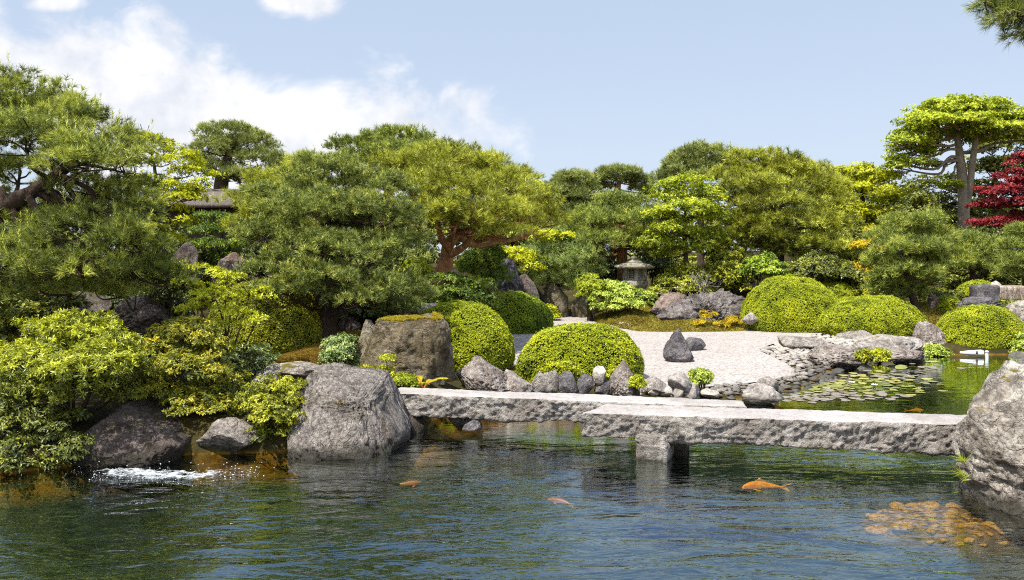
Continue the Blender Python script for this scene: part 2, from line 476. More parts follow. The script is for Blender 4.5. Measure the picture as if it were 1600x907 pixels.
def fit_rock(V, w, zb, zt, dep, embed=0.22, taper=0.0, skew=0.0, lean_y=0.0):
    """scale so width is w, top is zt, and the lowest `embed` part sits below zb"""
    V = V.copy()
    z0, z1 = V[:, 2].min(), V[:, 2].max()
    tz = (V[:, 2] - z0) / (z1 - z0)
    V[:, 0] *= 1 - taper * tz; V[:, 1] *= 1 - taper * tz
    V[:, 0] -= (V[:, 0].max() + V[:, 0].min()) / 2
    V[:, 0] *= w / (V[:, 0].max() - V[:, 0].min())
    V[:, 1] -= (V[:, 1].max() + V[:, 1].min()) / 2
    V[:, 1] *= dep / (V[:, 1].max() - V[:, 1].min())
    V[:, 0] += skew * w * (tz - 0.5); V[:, 1] += lean_y * dep * (tz - 0.4)
    V[:, 0] -= (V[:, 0].max() + V[:, 0].min()) / 2
    V[:, 0] *= w / (V[:, 0].max() - V[:, 0].min())
    h = zt - zb; zz = zb - h * embed / (1 - embed)
    V[:, 2] = zz + tz * (zt - zz)
    return V

def rock(label, u0, u1, vt, vb, mat, seed=1, D=None, dep=None, detail=5, name='rock', cat='rock', group=None, cuts=12, taper=0.15, skew=0.0, amp=0.12, rough=0.05, freq=1.6, embed=0.22, yaw=None, lean_y=0.15, lobes=None, depth=(0.5, 0.85), strat=None, box=None, planes=()):
    uc = (u0 + u1) / 2
    if D is None:
        g = groundpt(uc, vb); D = g[1]
    w = (u1 - u0) / F * D
    if dep is None: dep = w * 0.8
    Dc = D + dep * 0.35
    w = (u1 - u0) / F * Dc
    zb = CAMZ - (vb - HOR) / F * D; zt = CAMZ - (vt - HOR) / F * Dc
    V, Fc = rock_shape(seed, detail, cuts, amp, rough, freq, lobes, depth, strat, 0.12, box, planes)
    V = fit_rock(V, w, zb, zt, dep, embed, taper, skew, lean_y)
    loc = (PX(uc, Dc), Dc, zb)
    V[:, 2] -= zb
    o = link(name, mesh_np(name, V, Fc, 3, smooth=True), mat, loc=loc)
    return prop(o, label, cat, group)

# ================================================================ foliage
def tufts(rng, Pn, A, L, k, width, th=(25, 70), shoot=0.6, shape='tri', tint=None, tint_tip=0.12, jit=0.12, droop=0.0):
    """needles / leaves radiating round short shoots. returns V, faces-per, tint"""
    n = len(Pn); Pn = np.asarray(Pn, float); A = unit(np.asarray(A, float))
    L = np.broadcast_to(np.asarray(L, float), (n,))
    ref = np.where(np.abs(A[:, 2:3]) > 0.9, np.array([[1.0, 0, 0]]), np.array([[0, 0, 1.0]]))
    U = unit(np.cross(A, ref)); W = np.cross(A, U)
    ph = rng.uniform(0, 2 * np.pi, (n, k)); t = np.radians(rng.uniform(th[0], th[1], (n, k)))
    s = rng.uniform(0, 1, (n, k))
    rad = np.cos(ph)[..., None] * U[:, None] + np.sin(ph)[..., None] * W[:, None]
    d = np.cos(t)[..., None] * A[:, None] + np.sin(t)[..., None] * rad
    d[..., 2] -= droop
    d = unit(d)
    l = (L[:, None] * rng.uniform(0.75, 1.2, (n, k)))[..., None]
    base = Pn[:, None] + A[:, None] * (s * shoot * L[:, None])[..., None]
    side = unit(np.cross(d, rng.normal(size=(n, k, 3)))) if shape == 'tri' else unit(np.cross(d, A[:, None] + 0.35 * rng.normal(size=(n, k, 3))))
    w = width * rng.uniform(0.8, 1.2, (n, k))[..., None]
    if tint is None: tint = np.full(n, 0.5)
    tn = np.clip(tint[:, None] + rng.normal(0, jit, (n, k)), 0, 1)
    if shape == 'tri':
        V = np.stack([base - side * w / 2, base + side * w / 2, base + d * l], 2)
        T = np.stack([tn, tn, np.clip(tn + tint_tip, 0, 1)], 2); per = 3
    else:
        mid = base + d * l * 0.5; nr = np.cross(side, d) * l * 0.06
        V = np.stack([base, mid + side * w / 2 + nr, base + d * l - nr, mid - side * w / 2 + nr], 2)
        T = np.stack([tn, tn, np.clip(tn + tint_tip, 0, 1), tn], 2); per = 4
    return V.reshape(-1, 3), per, T.reshape(-1)

def rand_dirs(rng, n, zmin=-1.0):
    z = rng.uniform(zmin, 1, n); a = rng.uniform(0, 2 * np.pi, n); r = np.sqrt(1 - z * z)
    return np.stack([r * np.cos(a), r * np.sin(a), z], 1)

def crown_points(rng, pads, cr, dens, m, zmin=-0.35, flat=0.75, lump=0.22, up=0.55, seed=0, fill=0.35, ball=0.0):
    Ps, As, Ts, Ls = [], [], [], []
    for (c, r) in pads:
        c = np.array(c); r = np.array(r)
        area = 4 * np.pi * (((r[0] * r[1]) ** 1.6 + (r[0] * r[2]) ** 1.6 + (r[1] * r[2]) ** 1.6) / 3) ** (1 / 1.6) * (1 - zmin) / 2
        nc = max(5, int(dens * area / (cr * cr) * 0.55))
        d = rand_dirs(rng, nc, zmin)
        rr = 1 + lump * 1.15 * vnoise(d * 2.6 + c[None, :], seed) - np.abs(rng.normal(0, 0.06, nc))
        inner = rng.uniform(size=nc) < fill
        rr = np.where(inner, rr * rng.uniform(0.45, 0.95, nc), rr)
        cc = c + d * r * rr[:, None] * (1 - min(0.4, cr / max(r.max(), 1e-3)) * 0.5)
        ct = rng.uniform(0.08, 0.74, nc); cs = rng.uniform(0.75, 1.25, nc)
        nrm = unit(d / r)
        for j in range(1):
            q = rand_dirs(rng, nc * m, -0.45).reshape(nc, m, 3)
            q[..., 2] *= flat
            pos = cc[:, None] + q * (cr * cs)[:, None, None] * (rng.uniform(0.25, 1, (nc, m, 1)) ** 0.6)
            ax = unit(q * 0.9 + nrm[:, None] * 0.45 + np.array([0, 0, up]) + rng.normal(0, 0.18, (nc, m, 3)))
            tt = np.clip(ct[:, None] + rng.normal(0, 0.10, (nc, m)), 0, 1)
            Ps.append(pos.reshape(-1, 3)); As.append(ax.reshape(-1, 3)); Ts.append(tt.reshape(-1))
    return np.concatenate(Ps), np.concatenate(As), np.concatenate(Ts)

def merge(parts):
    """parts: list of (V, per, T) all same per"""
    per = parts[0][1]
    V = np.concatenate([p[0] for p in parts]); T = np.concatenate([p[2] for p in parts])
    return V, per, T

def foliage_obj(name, parts, mat, parent, origin):
    V, per, T = merge(parts)
    me = mesh_np(name, local(V, origin), np.arange(len(V)), per, tint=T)
    return link(name, me, mat, parent)

# ================================================================ stems
def curve_pts(pts, n=8):
    pts = np.array(pts, float)
    if len(pts) == 2: return np.array([pts[0] + (pts[1] - pts[0]) * t for t in np.linspace(0, 1, n)])
    out = []
    for i in range(len(pts) - 1):
        p0 = pts[max(i - 1, 0)]; p1 = pts[i]; p2 = pts[i + 1]; p3 = pts[min(i + 2, len(pts) - 1)]
        for t in np.linspace(0, 1, n, endpoint=False):
            out.append(0.5 * ((2 * p1) + (-p0 + p2) * t + (2 * p0 - 5 * p1 + 4 * p2 - p3) * t * t + (-p0 + 3 * p1 - 3 * p2 + p3) * t ** 3))
    out.append(pts[-1]); return np.array(out)

def tube(pts, radii, sides=10, n=7, rough=0.0, seed=0):
    """pts (k,3), radii (k,) -> V, quads (closed ends by tapering)"""
    Q = curve_pts(np.concatenate([np.array(pts, float), np.array(radii, float)[:, None]], 1), n)
    c = Q[:, :3]; r = np.maximum(Q[:, 3], 0.001)
    t = unit(np.gradient(c, axis=0))
    ref = np.array([0.3, 1.0, 0.2]); Uv = unit(np.cross(t, ref)); Wv = np.cross(t, Uv)
    a = np.linspace(0, 2 * np.pi, sides, endpoint=False)
    ring = np.cos(a)[None, :, None] * Uv[:, None] + np.sin(a)[None, :, None] * Wv[:, None]
    rr = np.repeat(r[:, None], sides, 1)
    if rough:
        pp = (c[:, None] + ring * r[:, None, None]).reshape(-1, 3)
        rr = rr * (1 + rough * fbm(pp * np.array([6, 6, 2.5]), seed, 3).reshape(rr.shape))
    V = c[:, None] + ring * rr[..., None]
    k = len(c); V = V.reshape(-1, 3)
    V = np.concatenate([V, c[:1], c[-1:]])
    i = np.arange(k * sides).reshape(k, sides); j = np.roll(i, -1, 1)
    Q4 = np.stack([i[:-1], j[:-1], j[1:], i[1:]], -1).reshape(-1, 4)
    cap0 = np.stack([np.full(sides, k * sides), j[0], i[0], i[0]], -1); cap1 = np.stack([np.full(sides, k * sides + 1), i[-1], j[-1], j[-1]], -1)
    T3 = np.concatenate([Q4[:, [0, 1, 2]], Q4[:, [0, 2, 3]], cap0[:, :3], cap1[:, :3]])
    return V, T3

def join_tri(parts):
    V, Fs, off = [], [], 0
    for v, f in parts:
        V.append(v); Fs.append(f + off); off += len(v)
    return np.concatenate(V), np.concatenate(Fs)

# ================================================================ trees
def tree(name, label, cat, D, trunk, pads, spec, mat, bark, seed=1, group=None, limbs=True, branch_from=0.35, rise=None, sub=True, trunk2=None, extra=None):
    """trunk: [(u, v|None, dD, radius)], pads: [(u, v, ru, rv, dD)] in photo pixels at depth D"""
    rng = np.random.default_rng(seed)
    pts = []; rad = []
    for (u, v, dD, r) in trunk:
        d = D + dD
        if v is None:
            x = PX(u, d); p = np.array([x, d, H(x, d) - 0.08])
        else: p = P(u, v, d)
        pts.append(p); rad.append(r)
    org = pts[0].copy()
    root = thing(name, label, cat, org, group)
    V, T = tube(pts, rad, 12, 8, 0.16, seed)
    # root flare
    fl = np.exp(-np.maximum(V[:, 2] - org[2], 0) / (rad[0] * 1.4)); ctr = pts[0]
    V[:, :2] += (V[:, :2] - ctr[:2]) * (0.45 * fl)[:, None] * (np.linalg.norm(V[:, :2] - ctr[:2], axis=1) < rad[0] * 1.5)[:, None]
    tr = link('trunk', mesh_np('trunk', local(V, org), T, 3, smooth=True), bark, root)
    W = []
    for pd in pads:
        (u, v, ru, rv, dD) = pd[:5]; d = D + dD
        c = P(u, v, d); rx = ru * d / F * 1.08; rz = rv * d / F * 1.1
        ry = pd[5] * d / F if len(pd) > 5 else min(max(rx * 0.8, rz * 0.8), 2.6)
        W.append((c, (rx, ry, rz)))
    tp = curve_pts(np.array(pts), 6); n0 = int(len(tp) * branch_from)
    trad = curve_pts(np.array([[r, 0, 0] for r in rad]), 6)[:, 0]
    if limbs:
        cand = tp[n0:]
        for i, (c, r) in enumerate(W):
            tgt = c + np.array([0, 0, -0.15 * r[2]])
            lower = cand[:, 2] <= tgt[2] + 0.15
            cost = np.linalg.norm(cand - tgt, axis=1) + np.where(lower, 0, 1.5)
            k = int(np.argmin(cost)); b = cand[k]
            ln = np.linalg.norm(tgt - b)
            if ln < 0.15: continue
            r0 = min(trad[n0 + k] * 0.55, 0.022 + 0.02 * ln)
            mid = b * 0.5 + tgt * 0.5 + rng.normal(0, 0.07 * ln, 3) + np.array([0, 0, -0.05 * ln])
            q = b * 0.8 + tgt * 0.2 + rng.normal(0, 0.05 * ln, 3)
            bp = [tube([b, q, mid, tgt], [r0, r0 * 0.85, r0 * 0.65, r0 * 0.35], 8, 5, 0.15, seed + i)]
            if sub:
                nt_ = 5 + int(3 * r[0])
                for s in range(nt_):
                    dd = rand_dirs(rng, 1, -0.1)[0]
                    e = c + dd * np.array(r) * rng.uniform(0.6, 0.95)
                    st = mid * 0.35 + tgt * 0.65 if s % 2 else tgt
                    m2 = (st + e) / 2 + rng.normal(0, 0.06 * ln + 0.03, 3) - np.array([0, 0, 0.04])
                    bp.append(tube([st, m2, e], [r0 * 0.33, r0 * 0.24, 0.006], 5, 4))
            v_, t_ = join_tri(bp)
            link('branch', mesh_np('branch', local(v_, org), t_, 3, smooth=True), bark, tr)
    parts = spec['make'](rng, W, D, seed)
    foliage_obj('crown', parts, mat, root, org)
    return root

def pine_spec(dens=1.0, L=None, k=None, w=None, cr=None, m=13, th=(22, 72), candle=0.0, up=0.6, zmin=-0.08, flat=0.65, tip=0.16, fill=0.22, lump=0.24, tshift=0.0, shoot=0.6, candle_len=2.6):
    def make(rng, W, D, seed):
        l = L or (0.052 + 0.0042 * D); kk = k or (26 if D < 12 else 20 if D < 20 else 16)
        ww = w or max(0.005, 0.00064 * D); c = cr or (0.15 + 0.0055 * D)
        p, a, t = crown_points(rng, W, c, dens, int(m * 1.35), zmin, flat, lump, up, seed, fill)
        out = [tufts(rng, p, a, l, kk, ww, th, shoot, 'tri', t * 0.75 + 0.05 + tshift, tip, 0.16)]
        if candle > 0:
            sel = rng.uniform(size=len(p)) < candle * np.clip(a[:, 2], 0, 1)
            n = int(sel.sum())
            if n:
                ax = unit(a[sel] * 0.45 + np.array([0, 0, 1.0]) + rng.normal(0, 0.16, (n, 3)))
                out.append(tufts(rng, p[sel] + ax * l * 0.3, ax, np.full(n, l * 0.55), int(kk * 1.2), ww, (18, 50), candle_len, 'tri', rng.uniform(0.55, 0.95, n), 0.1))
        return out
    return {'make': make}

def leaf_spec(dens=1.0, L=None, k=6, wr=0.5, cr=None, m=12, th=(45, 95), up=0.8, zmin=-0.4, flat=0.45, fill=0.4, tip=0.08, lump=0.25, droop=0.15, shoot=0.5, tshift=0.0):
    def make(rng, W, D, seed):
        l = L or (0.028 + 0.0023 * D); c = cr or (0.12 + 0.0075 * D)
        p, a, t = crown_points(rng, W, c, dens, int(m * 1.7), zmin, flat, lump, up, seed, fill)
        return [tufts(rng, p, a, l, k, l * wr, th, shoot, 'quad', t * 0.8 + 0.1 + tshift, tip, 0.14, droop)]
    return {'make': make}

def shrub(label, u0, u1, vt, vb, D, spec, mat, seed=1, name='shrub', cat='shrub', group=None, n=None, dep=None, stems=True, bark=None, shapes=None, skip_ground=False):
    """free-growing shrub filling a pixel box at depth D"""
    rng = np.random.default_rng(seed)
    uc = (u0 + u1) / 2; x = PX(uc, D)
    zb = H(x, D) if not skip_ground else CAMZ - (vb - HOR) / F * D
    org = np.array([x, D, zb])
    root = thing(name, label, cat, org, group)
    w = (u1 - u0) / F * D; zt = CAMZ - (vt - HOR) / F * D; zv = CAMZ - (vb - HOR) / F * D
    h = zt - zv; dep = dep or w * 0.75
    W = []
    if shapes:
        for sh in shapes:
            (u, v, ru, rv, dD) = sh[:5]; d = D + dD
            W.append((P(u, v, d), (ru * d / F, max(ru * d / F * 0.8, 0.12), rv * d / F)))
    else:
        n = n or max(4, int(6 * w / max(h, 0.2)))
        for i in range(n):
            fx = (i + 0.5) / n * 2 - 1; fx += rng.uniform(-0.25, 0.25)
            prof = math.sqrt(max(0.05, 1 - min(abs(fx), 0.97) ** 2.4))
            rz = h * rng.uniform(0.28, 0.40); rx = max(w / n * 1.1, rz * 0.9); rx = min(rx, w * 0.4)
            cx = x + fx * max(w / 2 - rx, 0.0)
            for j in (0, 1):
                cz = zv + rz * 0.8 + (h * prof - rz * 1.8) * (1.0 if j else rng.uniform(0.1, 0.5))
                cy = D + rng.uniform(-0.5, 0.5) * dep * 0.55 - (0.2 * dep if j == 0 else 0)
                W.append((np.array([cx, cy, max(cz, zv + rz * 0.6)]), (rx, min(rx * 0.9, dep * 0.5), rz)))
    if stems:
        bp = []
        base = org + np.array([0, 0, -0.05])
        for i, (c, r) in enumerate(W):
            st = base + np.array([rng.normal(0, 0.05) * w, rng.normal(0, 0.05) * dep, 0])
            mid = (st + c) / 2 + rng.normal(0, 0.06 * h, 3)
            rr = 0.008 + 0.01 * h
            bp.append(tube([st, mid, c], [rr, rr * 0.7, rr * 0.4], 6, 4))
            for s in range(3):
                e = c + rand_dirs(rng, 1, 0.0)[0] * np.array(r) * 0.85
                bp.append(tube([c, (c + e) / 2 + rng.normal(0, 0.03 * h, 3), e], [rr * 0.4, rr * 0.3, 0.003], 5, 3))
        v_, t_ = join_tri(bp)
        link('stems', mesh_np('stems', local(v_, org), t_, 3, smooth=True), bark or BARK['twig'], root)
    parts = spec['make'](rng, W, D, seed)
    foliage_obj('foliage', parts, mat, root, org)
    return root

def dome(label, u0, u1, vt, vb, mat, seed=1, D=None, dep=None, n=2.3, leaf=None, count=1.0, tilt=0.0, group='clipped azalea domes', name='azalea_dome', bumps=0.055, zb=None, pt=2.3):
    rng = np.random.default_rng(seed)
    uc = (u0 + u1) / 2
    if D is None: D = groundpt(uc, vb)[1]
    w = (u1 - u0) / F * D; dep = dep or w * 0.85
    Dc = D + dep * 0.42; w = (u1 - u0) / F * Dc
    x = PX(uc, Dc); z0 = (zb if zb is not None else H(x, Dc)) - 0.03; zt = CAMZ - (vt - HOR) / F * (Dc - dep * 0.12)
    r = np.array([w / 2, dep / 2, (zt - z0)])
    org = np.array([x, Dc, z0])
    root = thing(name, label, 'clipped bush', org, group)
    l = leaf or (0.011 + 0.0007 * Dc)
    def surf(d, s=1.0):
        e = (np.abs(d[:, 0]) ** n + np.abs(d[:, 1]) ** n) ** (pt / n) + np.abs(d[:, 2]) ** pt
        q = d * (e ** (-1 / pt))[:, None]
        b = 1 + bumps * fbm(d * 2.2, seed, 3) + bumps * 0.5 * vnoise(d * 9, seed + 3)
        q = q * (b * s)[:, None]
        tuck = 1 - 0.10 * np.exp(-q[:, 2] / 0.16)
        q[:, :2] *= tuck[:, None]
        q[:, 0] += tilt * q[:, 2]
        return q * r
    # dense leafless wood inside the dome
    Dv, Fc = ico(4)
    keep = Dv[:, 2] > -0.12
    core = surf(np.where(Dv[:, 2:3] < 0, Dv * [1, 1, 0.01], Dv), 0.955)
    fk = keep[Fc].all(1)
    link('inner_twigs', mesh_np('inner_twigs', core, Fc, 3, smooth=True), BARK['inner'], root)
    area = 2 * np.pi * ((r[0] * r[1]) ** 1.6 / 3 + (r[0] * r[2]) ** 1.6 / 3 + (r[1] * r[2]) ** 1.6 / 3) ** (1 / 1.6)
    N = int(count * 6.0 * area / (l * l * 0.55) / 4)
    d = unit(rng.normal(size=(N, 3)) * np.array([1, 1, 1])); d[:, 2] = np.abs(d[:, 2])
    # spread evenly over the stretched shape
    wgt = np.sqrt((d[:, 0] * r[1] * r[2]) ** 2 + (d[:, 1] * r[0] * r[2]) ** 2 + (d[:, 2] * r[0] * r[1]) ** 2)
    d = d[rng.uniform(size=N) < wgt / wgt.max()]
    N2 = len(d); rep = max(1, int(round(N / max(N2, 1))))
    d = np.repeat(d, rep, 0) + rng.normal(0, 0.03, (N2 * rep, 3)); d[:, 2] = np.abs(d[:, 2]); d = unit(d)
    p = surf(d, 1.0); nn = unit(surf(d + 0) / (r * r) * 1.0)
    p = p + nn * (np.where(rng.uniform(size=len(p)) < 0.012, rng.uniform(0.5, 1.8, len(p)), rng.uniform(-0.5, 0.3, len(p))) * l)[:, None]
    ax = unit(nn + np.array([0, 0, 0.35]) + rng.normal(0, 0.27, p.shape))
    t = 0.52 + 0.17 * vnoise(p * 3.1, seed + 1) + 0.12 * vnoise(p * 11, seed + 2) + rng.normal(0, 0.12, len(p))
    t = t - 0.22 * ss(0.35, 0.7, vnoise(p * 1.9 + 7.7, seed + 5))
    parts = [tufts(rng, p, ax, l, 4, l * 0.55, (35, 80), 0.4, 'quad', np.clip(t, 0, 1), 0.1, 0.1)]
    foliage_obj('foliage', parts, mat, root, (0, 0, 0))
    return root
# ================================================================ palette
BARK = {
    'dark': plain_mat('dark pine bark', (0.018, 0.012, 0.009), (0.11, 0.075, 0.055), 9, 1.0, 0.9, 0.15, (1, 1, 0.35), 0.05),
    'red': plain_mat('orange pine bark', (0.09, 0.040, 0.017), (0.43, 0.22, 0.10), 8, 0.9, 0.85, 0.2, (1, 1, 0.4), 0.04),
    'pale': plain_mat('pale grey bark', (0.11, 0.085, 0.06), (0.34, 0.28, 0.215), 7, 0.6, 0.85, 0.2, (1, 1, 0.4), 0.03),
    'twig': plain_mat('brown twig bark', (0.025, 0.018, 0.012), (0.10, 0.075, 0.05), 14, 0.5, 0.9, 0.2),
    'bare': plain_mat('grey twig bark', (0.16, 0.14, 0.12), (0.34, 0.31, 0.28), 14, 0.3, 0.9, 0.2),
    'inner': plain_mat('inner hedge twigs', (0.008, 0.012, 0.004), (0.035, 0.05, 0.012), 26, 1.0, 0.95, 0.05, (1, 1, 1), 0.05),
}
LEAF = {
    'black_pine': foliage_mat('black pine needles', (0.024, 0.042, 0.016), (0.125, 0.172, 0.052), (0.39, 0.43, 0.12), 0.22, 0.05),
    'black_pine_warm': foliage_mat('sunny black pine needles', (0.024, 0.040, 0.013), (0.140, 0.182, 0.048), (0.46, 0.48, 0.11), 0.24, 0.05),
    'olive_pine': foliage_mat('olive red pine needles', (0.046, 0.060, 0.013), (0.215, 0.255, 0.042), (0.46, 0.47, 0.08), 0.25, 0.04),
    'mid_pine': foliage_mat('mid green pine needles', (0.034, 0.054, 0.018), (0.145, 0.198, 0.052), (0.36, 0.41, 0.10), 0.22, 0.04),
    'grey_pine': foliage_mat('grey green pine needles', (0.048, 0.070, 0.032), (0.160, 0.205, 0.078), (0.33, 0.38, 0.13), 0.2, 0.04),
    'blue_pine': foliage_mat('soft blue green pine needles', (0.050, 0.080, 0.030), (0.165, 0.235, 0.085), (0.36, 0.44, 0.14), 0.22, 0.04),
    'maple': foliage_mat('yellow green maple leaves', (0.08, 0.11, 0.008), (0.30, 0.34, 0.018), (0.58, 0.56, 0.045), 0.42, 0.03),
    'maple_green': foliage_mat('bright green maple leaves', (0.05, 0.078, 0.010), (0.20, 0.26, 0.024), (0.48, 0.51, 0.06), 0.40, 0.03),
    'gold': foliage_mat('golden yellow leaves', (0.12, 0.10, 0.006), (0.32, 0.25, 0.012), (0.52, 0.42, 0.03), 0.38, 0.03),
    'tall': foliage_mat('fresh light green leaves', (0.07, 0.11, 0.012), (0.24, 0.31, 0.030), (0.48, 0.53, 0.08), 0.36, 0.04),
    'red': foliage_mat('crimson maple leaves', (0.045, 0.006, 0.010), (0.135, 0.014, 0.026), (0.29, 0.040, 0.062), 0.30, 0.04),
    'azalea': foliage_mat('clipped azalea leaves', (0.038, 0.062, 0.005), (0.190, 0.248, 0.012), (0.41, 0.455, 0.030), 0.26, 0.05),
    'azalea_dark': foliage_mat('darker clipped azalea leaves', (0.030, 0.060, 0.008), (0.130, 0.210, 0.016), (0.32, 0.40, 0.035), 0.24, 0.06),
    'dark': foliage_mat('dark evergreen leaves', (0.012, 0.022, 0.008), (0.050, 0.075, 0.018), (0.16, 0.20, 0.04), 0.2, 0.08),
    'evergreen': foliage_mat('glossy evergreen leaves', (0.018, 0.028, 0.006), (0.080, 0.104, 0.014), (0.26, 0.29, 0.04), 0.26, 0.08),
    'yellowgreen': foliage_mat('yellow green shrub leaves', (0.030, 0.042, 0.006), (0.165, 0.200, 0.015), (0.41, 0.43, 0.038), 0.3, 0.06),
    'lime': foliage_mat('lime green new leaves', (0.07, 0.095, 0.008), (0.29, 0.34, 0.018), (0.58, 0.58, 0.05), 0.34, 0.05),
    'pieris': foliage_mat('pieris leaves', (0.016, 0.028, 0.004), (0.125, 0.155, 0.012), (0.62, 0.62, 0.05), 0.32, 0.08),
    'rusty': foliage_mat('olive leaves with rusty tips', (0.026, 0.034, 0.006), (0.155, 0.185, 0.018), (0.44, 0.37, 0.03), 0.3, 0.06),
    'rhodo': foliage_mat('pale fresh rhododendron leaves', (0.06, 0.10, 0.016), (0.24, 0.33, 0.065), (0.48, 0.56, 0.16), 0.3, 0.05),
    'cool': foliage_mat('cool grey green leaves', (0.035, 0.065, 0.025), (0.16, 0.24, 0.10), (0.42, 0.52, 0.25), 0.25, 0.08),
    'cedar': foliage_mat('flat dark cedar sprays', (0.016, 0.034, 0.008), (0.075, 0.125, 0.020), (0.21, 0.28, 0.04), 0.25, 0.04),
    'fern': foliage_mat('golden fern leaflets', (0.09, 0.11, 0.008), (0.24, 0.25, 0.015), (0.42, 0.40, 0.04), 0.35, 0.04),
    'fern_olive': foliage_mat('olive fern leaflets', (0.09, 0.10, 0.010), (0.26, 0.27, 0.03), (0.48, 0.46, 0.09), 0.35, 0.04),
    'redleaf': foliage_mat('rust coloured moss tufts', (0.055, 0.034, 0.012), (0.135, 0.090, 0.024), (0.23, 0.19, 0.04), 0.15, 0.02),
    'mosstuft': foliage_mat('golden brown moss tufts', (0.060, 0.050, 0.012), (0.135, 0.120, 0.026), (0.23, 0.23, 0.05), 0.15, 0.02),
    'goldmoss': foliage_mat('golden moss tufts', (0.10, 0.085, 0.010), (0.20, 0.175, 0.020), (0.31, 0.285, 0.04), 0.15, 0.02),
    'grass': foliage_mat('grass blades', (0.08, 0.12, 0.02), (0.28, 0.36, 0.06), (0.5, 0.55, 0.12), 0.3, 0.05),
}
ROCK = {
    'shore': rock_mat('weathered shore rock', (0.15, 0.13, 0.11), (0.34, 0.305, 0.265), (0.25, 0.215, 0.205), 0.0, scale=1.0, bump=0.9, lichen=0.35),
    'shore_streaked': rock_mat('streaked shore rock', (0.16, 0.135, 0.11), (0.37, 0.335, 0.29), (0.26, 0.225, 0.21), 0.0, scale=1.0, bump=1.0, lichen=0.4, streak=True),
    'pale': rock_mat('pale lichened rock', (0.15, 0.122, 0.095), (0.36, 0.325, 0.275), (0.56, 0.54, 0.47), 0.16, (0.16, 0.13, 0.02), scale=1.1, bump=0.9, lichen=0.55),
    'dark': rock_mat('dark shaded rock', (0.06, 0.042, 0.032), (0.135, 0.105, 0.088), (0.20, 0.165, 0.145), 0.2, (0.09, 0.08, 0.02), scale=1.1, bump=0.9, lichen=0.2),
    'brown': rock_mat('reddish brown rock', (0.13, 0.09, 0.07), (0.25, 0.19, 0.16), (0.32, 0.26, 0.23), 0.1, (0.14, 0.11, 0.02), scale=1.2, bump=0.8, lichen=0.2, wet=False),
    'stump': rock_mat('fluted olive rock', (0.075, 0.058, 0.028), (0.17, 0.135, 0.075), (0.26, 0.22, 0.165), 0.0, scale=1.1, bump=1.0, streak=False, lichen=0.15, wet=False),
    'purple': rock_mat('purple grey rock', (0.085, 0.072, 0.066), (0.20, 0.175, 0.162), (0.35, 0.32, 0.30), 0.08, (0.14, 0.11, 0.02), scale=1.3, bump=1.2, lichen=0.3, wet=False),
    'lava': rock_mat('black pitted rock', (0.018, 0.017, 0.02), (0.06, 0.057, 0.065), (0.15, 0.145, 0.155), 0.0, scale=1.6, bump=1.3, lichen=0.5, wet=False),
    'slate': rock_mat('dark blue grey rock', (0.075, 0.07, 0.075), (0.15, 0.14, 0.145), (0.23, 0.215, 0.21), 0.0, scale=1.4, bump=0.9, lichen=0.25, wet=False),
    'mossy': rock_mat('moss stained rock', (0.11, 0.09, 0.05), (0.21, 0.18, 0.11), (0.30, 0.27, 0.20), 0.3, (0.13, 0.11, 0.02), scale=1.2, bump=0.9, lichen=0.3, wet=False),
    'mid': rock_mat('grey garden rock', (0.17, 0.15, 0.13), (0.29, 0.265, 0.235), (0.38, 0.345, 0.31), 0.06, (0.15, 0.12, 0.02), scale=1.5, bump=0.7, lichen=0.35),
    'granite': rock_mat('speckled warm rock', (0.17, 0.135, 0.115), (0.33, 0.285, 0.25), (0.46, 0.42, 0.375), 0.0, scale=2.2, bump=1.0, lichen=0.35),
    'cobble': rock_mat('river cobble', (0.27, 0.24, 0.205), (0.41, 0.37, 0.32), (0.50, 0.46, 0.40), 0.0, scale=2.2, bump=0.25, lichen=0.25),
    'cobble_grey': rock_mat('grey river cobble', (0.17, 0.155, 0.14), (0.29, 0.265, 0.24), (0.38, 0.35, 0.315), 0.0, scale=2.2, bump=0.25, lichen=0.2),
    'amber': rock_mat('algae stained stone', (0.12, 0.060, 0.006), (0.42, 0.225, 0.014), (0.68, 0.41, 0.030), 0.0, scale=2.5, bump=0.3, wet=False, lichen=0.0),
    'lantern': rock_mat('lantern granite', (0.16, 0.15, 0.11), (0.28, 0.26, 0.20), (0.36, 0.34, 0.28), 0.12, (0.15, 0.15, 0.06), scale=2.5, bump=0.4, lichen=0.5, wet=False),
    'wall': rock_mat('stained brown stone', (0.17, 0.11, 0.08), (0.32, 0.24, 0.19), (0.42, 0.36, 0.31), 0.0, scale=1.0, bump=0.5, lichen=0.3, wet=False, streak=True),
}

